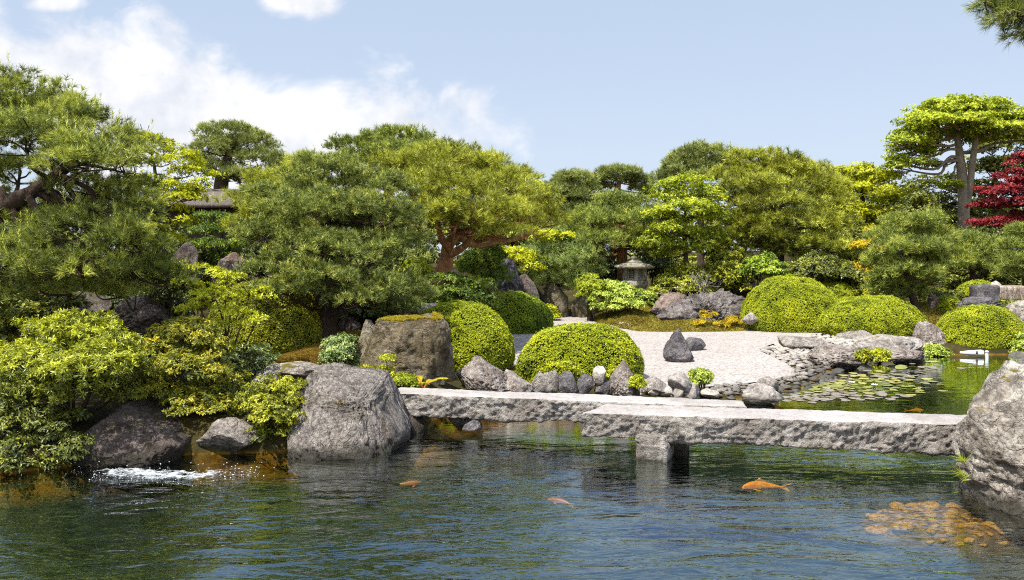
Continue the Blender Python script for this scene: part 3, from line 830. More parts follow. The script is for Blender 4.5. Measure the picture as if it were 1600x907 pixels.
def slab_mats():
    ms = []
    for nm, cs, bd, top in (('dressed granite top', [(0.34, (0.23, 0.205, 0.19)), (0.5, (0.36, 0.33, 0.31)), (0.64, (0.46, 0.43, 0.41))], 0.010, True),
                       ('rough split granite', [(0.34, (0.25, 0.225, 0.20)), (0.5, (0.42, 0.385, 0.345)), (0.66, (0.56, 0.525, 0.48))], 0.07, False)):
        m, nt, out = new_mat(nm)
        tc = nd(nt, 'ShaderNodeTexCoord').outputs['Object']
        n1 = noise(nt, tc, 3.0, 5, 0.6, 0.3); n2 = noise(nt, tc, 26, 5, 0.75); n3 = noise(nt, tc, 95, 3, 0.8)
        col = ramp(nt, math_n(nt, 'MULTIPLY_ADD', n2, 0.5, math_n(nt, 'MULTIPLY', n1, 0.5)), cs)
        sp = ramp(nt, n3, [(0.36, (0.42, 0.40, 0.40)), (0.46, (1, 1, 1)), (0.6, (1.06, 1.06, 1.06))])
        col = mixc(nt, 0.8, col, sp, 'MULTIPLY')
        if not top:
            st = noise(nt, nd(nt, 'ShaderNodeMapping', ins={'Vector': tc, 'Scale': (1.4, 1.4, 0.4)}).outputs[0], 2.6, 5, 0.65)
            col = mixc(nt, 0.7, col, ramp(nt, st, [(0.38, (0.62, 0.58, 0.54)), (0.6, (1.12, 1.12, 1.12))]), 'MULTIPLY')
        if not top:
            n4 = noise(nt, tc, 11, 6, 0.72, 0.5)
            pit = ramp(nt, n4, [(0.36, (0.35, 0.33, 0.31)), (0.47, (1, 1, 1))])
            col = mixc(nt, 0.75, col, pit, 'MULTIPLY')
            h = math_n(nt, 'MULTIPLY_ADD', n4, 1.3, math_n(nt, 'MULTIPLY_ADD', n3, 0.2, math_n(nt, 'MULTIPLY', n2, 0.5)))
        else:
            h = math_n(nt, 'MULTIPLY_ADD', n3, 0.3, n2)
        pz = nd(nt, 'ShaderNodeSeparateXYZ', ins={0: nd(nt, 'ShaderNodeNewGeometry').outputs['Position']}).outputs['Z']
        wz = math_n(nt, 'MULTIPLY_ADD', n1, 0.10, pz)
        col = mixc(nt, nd(nt, 'ShaderNodeMapRange', interpolation_type='SMOOTHSTEP', ins={0: wz, 1: 0.045, 2: 0.10, 3: 0.85, 4: 0.0}).outputs[0], col, (0.03, 0.028, 0.016))
        stn = ramp(nt, noise(nt, tc, 1.1, 5, 0.65, 0.8), [(0.52, (0, 0, 0)), (0.66, (1, 1, 1))])
        col = mixc(nt, math_n(nt, 'MULTIPLY', stn, 0.30), col, (0.16, 0.14, 0.10))
        b = nd(nt, 'ShaderNodeBump', ins={'Strength': 0.9, 'Distance': bd, 'Height': h})
        pr = nd(nt, 'ShaderNodeBsdfPrincipled', ins={'Base Color': col, 'Roughness': 0.85, 'Normal': b.outputs[0]})
        pr.inputs['Specular IOR Level'].default_value = 0.25
        nt.links.new(pr.outputs[0], out.inputs[0]); ms.append(m)
    return ms
SLAB = slab_mats()

def simple(name, col, rough=0.6, spec=0.4):
    m, nt, out = new_mat(name)
    tc = nd(nt, 'ShaderNodeTexCoord').outputs['Object']
    n = noise(nt, tc, 12, 5, 0.65)
    c = ramp(nt, n, [(0.35, tuple(0.8 * x for x in col)), (0.65, tuple(min(1, 1.12 * x) for x in col))])
    pr = nd(nt, 'ShaderNodeBsdfPrincipled', ins={'Base Color': c, 'Roughness': rough})
    pr.inputs['Specular IOR Level'].default_value = spec
    nt.links.new(pr.outputs[0], out.inputs[0]); return m
# ================================================================ stones
R = ROCK
# the three great rocks at the water
rock('large weathered grey boulder at the left end of the stone bridge, standing in the water', 458, 638, 580, 709, R['shore_streaked'], seed=11, D=8.05, dep=1.25, detail=6, name='boulder', cat='boulder',
     box=0.4, planes=[((0.85, -0.15, 0.52), 0.36), ((0.16, -0.28, 1.0), 0.26), ((-0.06, -1.0, 0.30), 0.42), ((0.75, -0.75, 0.22), 0.44), ((-0.6, -0.6, 0.5), 0.50), ((0.4, -0.7, 0.75), 0.40)], cuts=8, skew=-0.03, taper=0.0, amp=0.085, rough=0.065, freq=2.6, lean_y=0.35, depth=(0.84, 0.96))
rock('tall pale lichen-blotched boulder at the right edge, by the end of the front slab', 1502, 1728, 566, 812, R['pale'], seed=21, D=6.15, dep=1.35, detail=6, name='boulder', cat='boulder',
     lobes=[(0.0, 0.1, 0.45, 0.55, 0.55, 0.75), (-0.28, 0, 0.05, 0.55, 0.5, 0.6), (0.25, 0, -0.1, 0.7, 0.6, 0.9), (-0.12, 0, -0.55, 0.6, 0.55, 0.6), (0.5, 0.1, 0.3, 0.5, 0.5, 0.6)], cuts=8, taper=-0.02, amp=0.15, rough=0.05, freq=2.4, skew=0.06, lean_y=0.15, depth=(0.75, 0.95))
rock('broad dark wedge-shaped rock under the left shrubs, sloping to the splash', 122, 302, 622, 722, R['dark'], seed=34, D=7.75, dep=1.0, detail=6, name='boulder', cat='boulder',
     box=0.6, planes=[((0.62, -0.1, 0.8), 0.30), ((-0.8, -0.1, 0.6), 0.42), ((0.2, -0.8, 0.55), 0.5)], cuts=3, taper=0.0, amp=0.11, rough=0.06, freq=2.2, lean_y=0.35, depth=(0.85, 0.97))
rock('small creviced rock at the waterline between the dark wedge rock and the low yellow azalea', 312, 412, 652, 711, R['shore'], seed=45, D=8.0, dep=0.6, amp=0.14, rough=0.09, name='boulder', cat='boulder')

# the stump-shaped rock with moss cap
def stump_rock():
    rng = np.random.default_rng(5)
    D = 10.35; u0, u1 = 572, 704; Dc = D + 0.45
    zb = CAMZ - (590 - HOR) / F * D - 0.1; zt = CAMZ - (499 - HOR) / F * Dc
    w = (u1 - u0) / F * Dc; x = PX((u0 + u1) / 2, Dc)
    na, nz = 160, 60
    a = np.linspace(0, 2 * np.pi, na, endpoint=False); V = []
    prof = [(0, 0.58), (0.15, 0.545), (0.5, 0.50), (0.78, 0.46), (0.9, 0.435), (0.985, 0.39), (1.0, 0.36), (1.0, 0.24), (1.0, 0.1), (1.0, 0.002)]
    tz = np.concatenate([np.linspace(0, 0.9, 40), np.linspace(0.91, 0.99, 10), np.ones(10)])
    rr = np.concatenate([np.interp(tz[:50], [p[0] for p in prof[:6]], [p[1] for p in prof[:6]]), np.linspace(0.385, 0.002, 10)])
    A, Zt = np.meshgrid(a, tz); Rr = np.repeat(rr[:, None], na, 1)
    pp = np.stack([np.cos(A) * 3.2, np.sin(A) * 3.2, Zt * 0.7], -1).reshape(-1, 3)
    pq = np.stack([np.cos(A) * 1.3, np.sin(A) * 1.3, Zt * 1.6], -1).reshape(-1, 3)
    flute = fbm(pp, 8, 3).reshape(A.shape) * 0.04 + fbm(pp * 3.1, 18, 3, ridged=True).reshape(A.shape) * 0.025 + fbm(pq, 21, 4).reshape(A.shape) * 0.15 + fbm(pq * 5, 23, 3, 0.6, ridged=True).reshape(A.shape) * 0.03
    Rr = Rr * (1 + (flute * 1.6) * np.minimum(1, Rr / 0.3))
    px = np.cos(A) * Rr * w; py = np.sin(A) * Rr * w * 0.85
    top = 0.04 * px / w + 0.05 * fbm(np.stack([px * 4, py * 4, px * 0], -1).reshape(-1, 3), 4, 4).reshape(A.shape)
    pz = Zt * (zt - zb) + top * ss(0.75, 1.0, Zt) * 1.6
    px = px + 0.05 * (Zt - 0.5)
    V = np.stack([px, py, pz], -1).reshape(-1, 3)
    i = np.arange(60 * na).reshape(60, na); j = np.roll(i, -1, 1)
    T = np.stack([i[:-1], j[:-1], j[1:], i[1:]], -1).reshape(-1, 4)
    root = thing('boulder', 'squat fluted tree-stump-shaped rock with a flat top of golden moss', 'boulder', (x, Dc, zb))
    link('stone', mesh_np('stone', V, T, 4, smooth=True), R['stump'], root)
    # moss cap: a thin cushion of tufts on the flat top
    n = 5200
    q = rng.uniform(-1, 1, (n * 2, 2)); q = q[(q ** 2).sum(1) < 1][:n]
    keep = (fbm(np.concatenate([q * 2.2, q[:, :1] * 0], 1), 77, 4) + 0.20 - 0.42 * q[:, 0] * (q[:, 0] > 0.1)) > 0.0
    q = q[keep]
    px = q[:, 0] * 0.385 * w; py = q[:, 1] * 0.385 * w * 0.85
    pz = (zt - zb) + (0.04 * px / w + 0.05 * fbm(np.stack([px * 4, py * 4, px * 0], -1), 4, 4)) * 1.6
    p = np.stack([px + 0.02, py, pz + 0.004], 1)
    ax = unit(np.array([0, 0, 1.0]) + rng.normal(0, 0.4, p.shape))
    tt = np.clip(0.5 + 0.3 * vnoise(p * 9, 3) + rng.normal(0, 0.1, len(p)), 0, 1)
    foliage_obj('moss_cap', [tufts(rng, p, ax, 0.028, 7, 0.011, (10, 70), 0.3, 'tri', tt, 0.1)], LEAF['goldmoss'], root, (0, 0, 0))
stump_rock()
rock('narrow dark mossy rock leaning against the left side of the stump-shaped rock', 556, 600, 500, 572, R['mossy'], seed=61, D=10.9, dep=0.5, amp=0.12)

# rocks along the bank behind the back slab
rock('rough brown pyramid rock behind the left half of the back slab', 712, 800, 557, 612, R['granite'], seed=71, D=10.6, dep=0.6, taper=0.55, skew=-0.12, amp=0.13, rough=0.09, detail=6)
rock('low speckled rock trailing right from the brown pyramid rock', 776, 836, 578, 614, R['granite'], seed=72, D=10.7, dep=0.5, taper=0.3, skew=-0.2, rough=0.08)
bank = [
    (826, 856, 581, 612, 'rounded grey bank stone left of the dark pair behind the bridge', 'mid'),
    (848, 876, 579, 614, 'upright grey bank stone pressed against the flat-topped block', 'mid'),
    (868, 903, 580, 612, 'flat-topped dark block below the front of the nearest azalea dome', 'slate'),
    (902, 930, 585, 613, 'small dark wedge stone right of the flat-topped block', 'slate'),
    (926, 948, 572, 596, 'pale rounded stone perched above the dark wedge stones', 'cobble'),
    (928, 956, 592, 615, 'squat dark bank stone left of the pointed rock', 'slate'),
    (1006, 1042, 588, 614, 'pale flat-topped stone right of the pointed rock', 'mid'),
    (1012, 1032, 600, 615, 'small buff stone in front of the pale flat-topped stone', 'cobble'),
    (1044, 1082, 581, 612, 'grey humped stone left of the small green bush on the bank', 'cobble_grey'),
    (1032, 1050, 604, 618, 'small white stone on the bank between two humped stones', 'cobble'),
    (1050, 1076, 606, 622, 'dull grey stone at the back edge of the slab, below the humped stone', 'mid'),
    (1066, 1096, 598, 622, 'round buff-grey stone just below the small green bush', 'cobble_grey'),
    (1094, 1124, 608, 620, 'low buff stone right of the round stone under the green bush', 'cobble'),
]
for i, (u0, u1, vt, vb, lab, mt) in enumerate(bank):
    rock(lab, u0, u1, vt, vb, R[mt], seed=100 + i, D=10.9 if u1 < 960 else 10.6, dep=(u1 - u0) / F * 9, detail=5, amp=0.10, rough=0.03, cuts=9, taper=0.1)
rock('pointed pinkish rock with a rounded tip, standing behind the middle of the bridge', 953, 1000, 563, 618, R['granite'], seed=131, D=10.5, dep=0.35, taper=0.62, skew=-0.22, amp=0.11, rough=0.10, detail=6, cuts=6)
rock('broad pale grey rock in the shallows behind the joint of the two slabs', 1155, 1222, 600, 631, R['cobble_grey'], seed=132, D=10.75, dep=0.5, amp=0.10, rough=0.08, taper=0.1)
rock('rounded dark stone beside the pale shallows rock at the tip of the cobble beach', 1186, 1216, 588, 612, R['mid'], seed=133, D=11.5, dep=0.3)

# under the slab, left
rock('flat brown stone under the left end of the back slab', 700, 756, 648, 668, R['granite'], seed=140, D=9.2, dep=0.4)
rock('small dark wet stone in the water under the back slab', 722, 754, 655, 671, R['slate'], seed=141, D=8.95, dep=0.25)
rock('dark block carrying the left end of the back slab', 612, 668, 634, 690, R['dark'], seed=142, D=9.05, dep=0.6)

# flat stones behind the big left boulder
rock('long flat buff stone lying behind the big left boulder', 428, 528, 566, 594, R['pale'], seed=151, D=9.75, dep=0.6, amp=0.05, taper=0.0)
rock('short rounded stone right of the long flat buff stone', 524, 562, 570, 590, R['mossy'], seed=152, D=10.3, dep=0.3)
rock('grey creviced flat stone at the left of the long buff stone', 398, 448, 568, 600, R['mid'], seed=153, D=9.7, dep=0.5)
rock('small cracked stone at the left corner of the back slab', 596, 632, 600, 616, R['granite'], seed=154, D=9.75, dep=0.3)

# rocks standing in the gravel
rock('upright dark pointed stone standing alone in the white gravel', 1036, 1084, 513, 565, R['slate'], seed=168, D=14.0, dep=0.42, taper=0.30, skew=0.02, amp=0.05, rough=0.055, detail=6, cuts=5, depth=(0.85, 0.97), planes=[((0.85, -0.1, 0.42), 0.42), ((-0.8, -0.2, 0.46), 0.40), ((0.0, -0.9, 0.35), 0.45), ((0.2, 0.9, 0.3), 0.45)], embed=0.12)
rock('low rounded grey stone just behind the upright dark stone in the gravel', 1072, 1104, 528, 549, R['slate'], seed=164, D=15.4, dep=0.4, taper=0.15, embed=0.15)

# moss island rocks
rock('long jagged purple-grey rock on the moss beside the stone lantern', 1020, 1168, 451, 507, R['purple'], seed=171, D=19.6, dep=1.1, detail=6, amp=0.20, rough=0.10, freq=2.4, cuts=18, lean_y=0.3,
     lobes=[(-0.6, 0, -0.1, 0.5, 0.4, 0.28), (0.1, 0.1, 0.0, 0.6, 0.4, 0.36), (0.6, 0.1, 0.05, 0.5, 0.4, 0.46)], depth=(0.7, 0.92), taper=0.0)
rock('brown upright rock behind the left end of the long jagged rock', 1016, 1074, 457, 497, R['brown'], seed=172, D=20.5, dep=0.7)
rock('small grey stone at the left foot of the big azalea mound', 1160, 1184, 488, 504, R['mid'], seed=173, D=18.6, dep=0.3)
#rock('tiny grey stone at the edge of the moss and gravel', 1052, 1074, 511, 521, R['slate'], seed=174, D=18.5, dep=0.25)
flat = [(1000, 1046, 506, 516, 'flat buff edging stone in front of the lantern moss, longest of three'), (936, 968, 509, 519, 'flat pale edging stone nearest the rear gravel path'), (960, 1000, 502, 513, 'flat brown edging stone between the path stone and the lantern moss'),
        (758, 784, 509, 519, 'low rounded edging stone peeping between the two left azalea domes'), (786, 838, 512, 521, 'flat long edging stone right of the shaded azalea dome')]
for i, (u0, u1, vt, vb, lab) in enumerate(flat):
    rock(lab, u0, u1, vt, vb, R['cobble' if i < 3 else 'mid'], seed=180 + i, D=GG(0, vb)[1], dep=0.5, amp=0.05, taper=0.05, embed=0.3)

# far left rocks
rock('reddish grey triangular rock standing in the shade in front of the hut', 328, 388, 394, 442, R['brown'], seed=191, D=14.0, dep=0.8, taper=0.45, skew=0.12, detail=6)
rock('dark angular rock half hidden behind the left pine, left of the triangular rock', 268, 312, 378, 430, R['dark'], seed=192, D=14.4, dep=0.6, taper=0.4)
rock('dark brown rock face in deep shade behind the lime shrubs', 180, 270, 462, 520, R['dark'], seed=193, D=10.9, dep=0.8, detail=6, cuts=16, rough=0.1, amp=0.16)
rock('shaded rounded rock at the left of the dark rock face', 92, 170, 458, 498, R['dark'], seed=194, D=10.8, dep=0.7)  # shade under the pine put into its dark stone colour
rock('black glossy pitted rock standing tall behind the shaded azalea dome', 766, 826, 402, 478, R['lava'], seed=195, D=18.9, dep=0.9, taper=0.45, skew=-0.25, detail=6, amp=0.14, rough=0.10)
rock('brown leaning slab behind the black pitted rock', 800, 846, 428, 486, R['dark'], seed=196, D=19.6, dep=0.6, taper=0.5, skew=-0.3)
rock('tall ochre rock at the end of the gravel path, left one of two', 846, 888, 440, 500, R['mossy'], seed=197, D=22.0, dep=0.7, taper=0.1)
rock('pale ochre rock at the end of the gravel path, right one of two', 892, 932, 458, 500, R['mossy'], seed=198, D=22.0, dep=0.7, taper=0.2)
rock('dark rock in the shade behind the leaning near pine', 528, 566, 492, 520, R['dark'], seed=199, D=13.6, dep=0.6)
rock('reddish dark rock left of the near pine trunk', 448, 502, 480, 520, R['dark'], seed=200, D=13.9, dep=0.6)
rock('grey flat rock peeping over the left azalea dome', 640, 690, 474, 494, R['mid'], seed=201, D=13.6, dep=0.6)

# right bank
rock('tall brown-grey rock between the two right azalea domes', 1424, 1472, 501, 553, R['granite'], seed=211, D=16.6, dep=0.7, taper=0.1, detail=6, amp=0.16, rough=0.1)
rock('long low grey rock at the foot of the middle right azalea dome', 1298, 1376, 513, 539, R['mid'], seed=212, D=17.3, dep=0.7)
rock('brown mossy rock mass above the lily pads', 1256, 1350, 537, 574, R['granite'], seed=213, D=14.2, dep=1.1, amp=0.18, rough=0.10, detail=6)
rock('broad grey layered rock right of the mossy rock mass', 1328, 1426, 523, 554, R['mid'], seed=214, D=15.3, dep=0.9, amp=0.14, rough=0.08)
rock('flat brownish rock shelf at the water below the layered rock', 1352, 1446, 542, 567, R['granite'], seed=227, D=14.9, dep=0.8, amp=0.14, rough=0.1, detail=6)
rock('flat grey rock set in the upper cobbles left of the mossy rock mass', 1216, 1290, 526, 547, R['mid'], seed=228, D=15.9, dep=0.7, amp=0.10, taper=0.05)
rock('rounded grey boulder at the water right of the layered rock', 1402, 1438, 526, 552, R['cobble_grey'], seed=215, D=15.9, dep=0.6)
rock('smooth low sloping stone under the tall brown-grey rock', 1418, 1468, 538, 558, R['cobble_grey'], seed=216, D=16.1, dep=0.5, taper=0.4, skew=-0.25)
rock('pale triangular stone rising from the shallows behind the lily pads', 1326, 1362, 565, 584, R['cobble_grey'], seed=217, D=14.1, dep=0.5, taper=0.5)
rock('small grey stone among the lily pads', 1376, 1400, 566, 578, R['mid'], seed=218, D=14.6, dep=0.3)
rock('small brown stone left of the pale triangular stone', 1312, 1332, 564, 577, R['slate'], seed=219, D=14.5, dep=0.25)
rock('reddish upright rock behind the middle right azalea, under a pine', 1448, 1470, 456, 488, R['brown'], seed=220, D=19.2, dep=0.4, taper=0.2)
rock('grey ridged rock behind the rightmost azalea dome', 1490, 1566, 464, 492, R['slate'], seed=221, D=18.2, dep=0.8, amp=0.16, rough=0.12, detail=6)
rock('white-blotched rock at the right edge above the rightmost azalea', 1570, 1640, 468, 530, R['pale'], seed=222, D=17.4, dep=0.9, detail=6, amp=0.16)
rock('dark stone at the right edge of the far water', 1576, 1604, 536, 556, R['dark'], seed=223, D=16.2, dep=0.4)
rock('pale flat stone at the far waterline right of the white post', 1578, 1618, 548, 560, R['cobble'], seed=224, D=15.9, dep=0.4)

def stone_block(label, u0, u1, vt, vb, D, th, seed, mat):
    w = (u1 - u0) / F * D; zt = CAMZ - (vt - HOR) / F * D; zb = CAMZ - (vb - HOR) / F * D
    V, T = ico(5); q = np.sign(V) * np.abs(V) ** 0.22
    q = q / np.abs(q).max() * np.array([w / 2, th / 2, (zt - zb) / 2])
    q = q + unit(V) * (0.03 * fbm(q * 5, seed, 4))[:, None]
    x = PX((u0 + u1) / 2, D)
    return prop(link('stone_block', mesh_np('stone_block', q, T, 3, smooth=True), mat, loc=(x, D + th / 2, (zt + zb) / 2)), label, 'stone block')
stone_block('reddish squared stone block with dark streaks behind the rightmost azalea', 1563, 1612, 447, 481, 19.6, 0.6, 3, R['wall'])
stone_block('grey squared stone block at the left of the reddish stone block', 1530, 1564, 446, 482, 19.4, 0.5, 4, R['slate'])
rock('small pale pointed stone on top of the squared blocks', 1548, 1566, 439, 452, R['cobble'], seed=226, D=19.9, dep=0.3, taper=0.5)

# ================================================================ bridge
def slab(name, label, fl, fr, br, bl, zt, tl, trr, seed):
    """corner points front-left, front-right, back-right, back-left on plan; thickness left/right"""
    nx, ny, nz = 240, 20, 18
    def plan(s, t):
        return ((1 - s) * (1 - t))[..., None] * fl + (s * (1 - t))[..., None] * fr + (s * t)[..., None] * br + ((1 - s) * t)[..., None] * bl
    fl, fr, br, bl = [np.array(p) for p in (fl, fr, br, bl)]
    bm = bmesh.new(); verts = {}
    def V(i, j, k):
        key = (i, j, k)
        if key not in verts: verts[key] = bm.verts.new((i / nx, j / ny, k / nz))
        return verts[key]
    def q(a, b, c, d, mi):
        f = bm.faces.new((V(*a), V(*b), V(*c), V(*d))); f.material_index = mi; f.smooth = True
    for i in range(nx):
        for j in range(ny):
            q((i, j, nz), (i + 1, j, nz), (i + 1, j + 1, nz), (i, j + 1, nz), 0)
            q((i, j, 0), (i, j + 1, 0), (i + 1, j + 1, 0), (i + 1, j, 0), 1)
        for k in range(nz):
            q((i, 0, k), (i + 1, 0, k), (i + 1, 0, k + 1), (i, 0, k + 1), 1)
            q((i, ny, k), (i, ny, k + 1), (i + 1, ny, k + 1), (i + 1, ny, k), 1)
    for j in range(ny):
        for k in range(nz):
            q((0, j, k), (0, j, k + 1), (0, j + 1, k + 1), (0, j + 1, k), 1)
            q((nx, j, k), (nx, j + 1, k), (nx, j + 1, k + 1), (nx, j, k + 1), 1)
    S = np.array([v.co[:] for v in bm.verts])
    pl = plan(S[:, 0], S[:, 1])
    th = tl + (trr - tl) * S[:, 0] + 0.03 * fbm(np.stack([pl[:, 0] * 1.5, pl[:, 1], pl[:, 0] * 0], 1), seed, 3)
    z = zt - (1 - S[:, 2]) * th
    W = np.stack([pl[:, 0], pl[:, 1], z], 1)
    edge = np.minimum.reduce([S[:, 0] * nx / 2, (1 - S[:, 0]) * nx / 2, S[:, 1] * ny / 2, (1 - S[:, 1]) * ny / 2])
    top = (S[:, 2] > 0.999)
    n = np.zeros_like(W)
    ln = unit(fr - fl); out = np.array([ln[1], -ln[0]])
    n[:, :2] += np.where((S[:, 1] < 0.001)[:, None], out, 0) - np.where((S[:, 1] > 0.999)[:, None], out, 0)
    n[:, :2] += np.where((S[:, 0] > 0.999)[:, None], ln, 0) - np.where((S[:, 0] < 0.001)[:, None], ln, 0)
    n[:, 2] -= (S[:, 2] < 0.001)
    n = unit(n + 1e-9)
    rg = 0.050 * fbm(W * np.array([4.2, 4.2, 5.0]) + 0.4 * fbm(W * 3, seed + 8, 2)[:, None], seed + 1, 6, 0.62) + 0.03 * fbm(W * np.array([1.7, 1.7, 3.5]), seed + 2, 3) + 0.024 * fbm(W * 22, seed + 5, 3, 0.6, ridged=True)
    fade = np.where(top, 0.35, 1.0) * ss(1.02, 0.90, S[:, 2]) + np.where(top, 0.3, 0.0)
    side = (np.abs(n).sum(1) > 0.5)
    W = W + n * (rg * np.clip(fade, 0.25, 1) * side)[:, None]
    W[:, 2] += np.where(top, 0.004 * fbm(W * 9, seed + 3, 3), 0) - np.where(top & (edge < 0.6), 0.012 * (0.6 + fbm(W * 7, seed + 4, 3)), 0)
    org = np.array([(fl[0] + fr[0]) / 2, (fl[1] + br[1]) / 2, zt - 0.2])
    for v, w in zip(bm.verts, W): v.co = w - org
    me = bpy.data.meshes.new(name); bm.to_mesh(me); bm.free()
    return prop(link(name, me, SLAB, loc=org), label, 'bridge slab', 'stone slabs of the pond bridge')
slab('bridge_slab', 'rear granite bridge slab reaching from the big left boulder, farther of the two', (-1.44, 9.24), (2.45, 8.38), (2.52, 8.76), (-1.36, 9.64), 0.42, 0.25, 0.24, 3)
slab('bridge_slab', 'front granite bridge slab overlapping the rear one and ending at the right boulder', (0.70, 7.96), (4.55, 7.37), (4.62, 7.86), (1.0, 8.44), 0.44, 0.235, 0.30, 9)

def pier():
    V, T = ico(6); q = np.sign(V) * np.abs(V) ** 0.16
    q = q / np.abs(q).max() * np.array([0.15, 0.15, 0.36])
    q = q + unit(V) * (0.028 * fbm(q * 9, 5, 4, 0.6, ridged=True) + 0.025 * fbm(q * 3, 6, 3))[:, None]
    root = thing('bridge_pier', 'rough square granite block standing in the water under the front slab', 'bridge pier', (1.44, 7.95, 0))
    a = math.radians(-24); M = np.array([[math.cos(a), -math.sin(a), 0], [math.sin(a), math.cos(a), 0], [0, 0, 1]])
    link('front_block', mesh_np('front_block', q @ M.T + np.array([-0.02, 0, -0.12]), T, 3, smooth=True), SLAB[1], root)
    q2 = q * np.array([0.85, 0.95, 1.0]) @ M.T + np.array([0.21, 0.22, -0.12])
    link('rear_block', mesh_np('rear_block', q2, T, 3, smooth=True), R['dark'], root)
pier()

# ================================================================ cobble beach
beach_px = [(1188, 547), (1215, 536), (1268, 525), (1296, 517), (1420, 517), (1470, 540), (1425, 560), (1388, 566), (1340, 571), (1312, 580),
            (1290, 597), (1228, 616), (1150, 625), (1000, 622), (985, 612), (1000, 605), (1080, 605), (1160, 599), (1222, 589), (1238, 576), (1212, 560)]
beach = np.array([GG(u, v) if i < 6 or i > 13 else G(u, v, 0.02)[:2] for i, (u, v) in enumerate(beach_px)])
def cobbles():
    rng = np.random.default_rng(8)
    mesh = []
    for k in range(10):
        V, Fc = rock_shape(500 + k, 3, 8, 0.10, 0.03, 1.6, depth=(0.6, 0.9))
        V = V / np.abs(V).max(0); V[:, 0] *= rng.uniform(0.85, 1.15); V[:, 1] *= rng.uniform(0.75, 1.0); V[:, 2] *= rng.uniform(0.34, 0.55)
        me = mesh_np('cobble', V, Fc, 3, smooth=True); me.materials.append(R['cobble'] if k % 10 < 5 else R['cobble_grey']); mesh.append(me)
    x0, y0 = beach.min(0); x1, y1 = beach.max(0)
    got = []; tries = 0
    while len(got) < 640 and tries < 40000:
        tries += 1
        p = np.array([rng.uniform(x0, x1), rng.uniform(y0, y1)])
        if sd1(p, beach) > 0: continue
        r = rng.uniform(0.045, 0.10) * (1.0 + 0.7 * (rng.uniform() < 0.12))
        if got:
            ga = np.array(got)
            if np.any((p[0] - ga[:, 0]) ** 2 + (p[1] - ga[:, 1]) ** 2 < (0.80 * (r + ga[:, 2])) ** 2): continue
        z = H(*p)
        if z < -0.05: continue
        got.append((p[0], p[1], r, z))
    got.sort(key=lambda g: g[1])
    for i, (x, y, r, z) in enumerate(got[:290]):
        o = bpy.data.objects.new('cobble', mesh[rng.integers(10)]); C.objects.link(o)
        o.location = (x, y, z + 0.25 * r); o.scale = (r, r, r); o.rotation_euler = (rng.normal(0, 0.15), rng.normal(0, 0.15), rng.uniform(0, 6.3))
        prop(o, 'rounded pale cobble lying in the beach between white gravel and pond', 'cobble', 'cobbles of the beach beside the gravel')
    rest = got[290:]
    pv, pf, off = [], [], 0
    small = []
    for k in range(4):
        V, Fc = rock_shape(540 + k, 2, 4, 0.06, 0.0, 1.3, depth=(0.7, 0.95)); small.append(mesh_np('pebble', V / np.abs(V).max(0) * np.array([1, 0.85, 0.6]), Fc, 3, smooth=True))
    def addp(x, y, r, z, src=None):
        nonlocal off
        me = (src or mesh)[rng.integers(len(src or mesh))]; V = np.empty(len(me.vertices) * 3, np.float32); me.vertices.foreach_get('co', V); V = V.reshape(-1, 3)
        Fc = np.empty(len(me.polygons) * 3, np.int32); me.loops.foreach_get('vertex_index', Fc)
        a = rng.uniform(0, 6.3); M = np.array([[math.cos(a), -math.sin(a), 0], [math.sin(a), math.cos(a), 0], [0, 0, 1]])
        pv.append(V @ M.T * r + np.array([x, y, z + 0.2 * r])); pf.append(Fc + off); off += len(V)
    for g in rest: addp(g[0], g[1], g[2], g[3])
    n = 0
    while n < 1100:
        p = np.array([rng.uniform(x0, x1), rng.uniform(y0, y1)])
        if sd1(p, beach) > 0.03: continue
        z = H(*p)
        if z < -0.06: continue
        addp(p[0], p[1], rng.uniform(0.018, 0.04), z + 0.004, small); n += 1
    o = link('pebbles', mesh_np('pebbles', np.concatenate(pv), np.concatenate(pf), 3, smooth=True), R['cobble'])
    prop(o, 'pale pebbles filling the gaps of the cobble beach', 'pebbles', kind='stuff')
cobbles()

# amber stones lying on the shallow bed by the right boulder
def bed_stones():
    rng = np.random.default_rng(12); got = []
    me = []
    for k in range(4):
        V, Fc = rock_shape(700 + k, 3, 10, 0.13, 0.03, 1.7, depth=(0.55, 0.9)); V = V / np.abs(V).max(0) * np.array([1, 0.72, 0.42])
        m_ = mesh_np('submerged_stone', V, Fc, 3, smooth=True); m_.materials.append(R['amber']); me.append(m_)
    t = 0
    while len(got) < 150 and t < 9000:
        t += 1
        p = np.array([rng.normal(3.35, 0.6), rng.normal(6.62, 0.42)]) if len(got) < 122 else np.array([rng.normal(-0.85, 0.35), rng.normal(8.72, 0.14)]) if len(got) < 138 else np.array([rng.normal(0.2, 0.45), rng.normal(9.5, 0.15)])
        r = rng.uniform(0.035, 0.125)
        if any((p[0] - g[0]) ** 2 + (p[1] - g[1]) ** 2 < (0.9 * (r + g[2])) ** 2 for g in got): continue
        z = H(*p)
        if z > -0.03 or z < -0.24: continue
        got.append((p[0], p[1], r, z))
    for x, y, r, z in got:
        o = bpy.data.objects.new('submerged_stone', me[rng.integers(4)]); C.objects.link(o)
        o.location = (x, y, z + 0.05 * r); o.scale = (r, r, r); o.rotation_euler = (0, 0, rng.uniform(0, 6.3))
        prop(o, 'amber algae-stained stone lying under the shallow water', 'stone', 'amber stones under the water')
bed_stones()
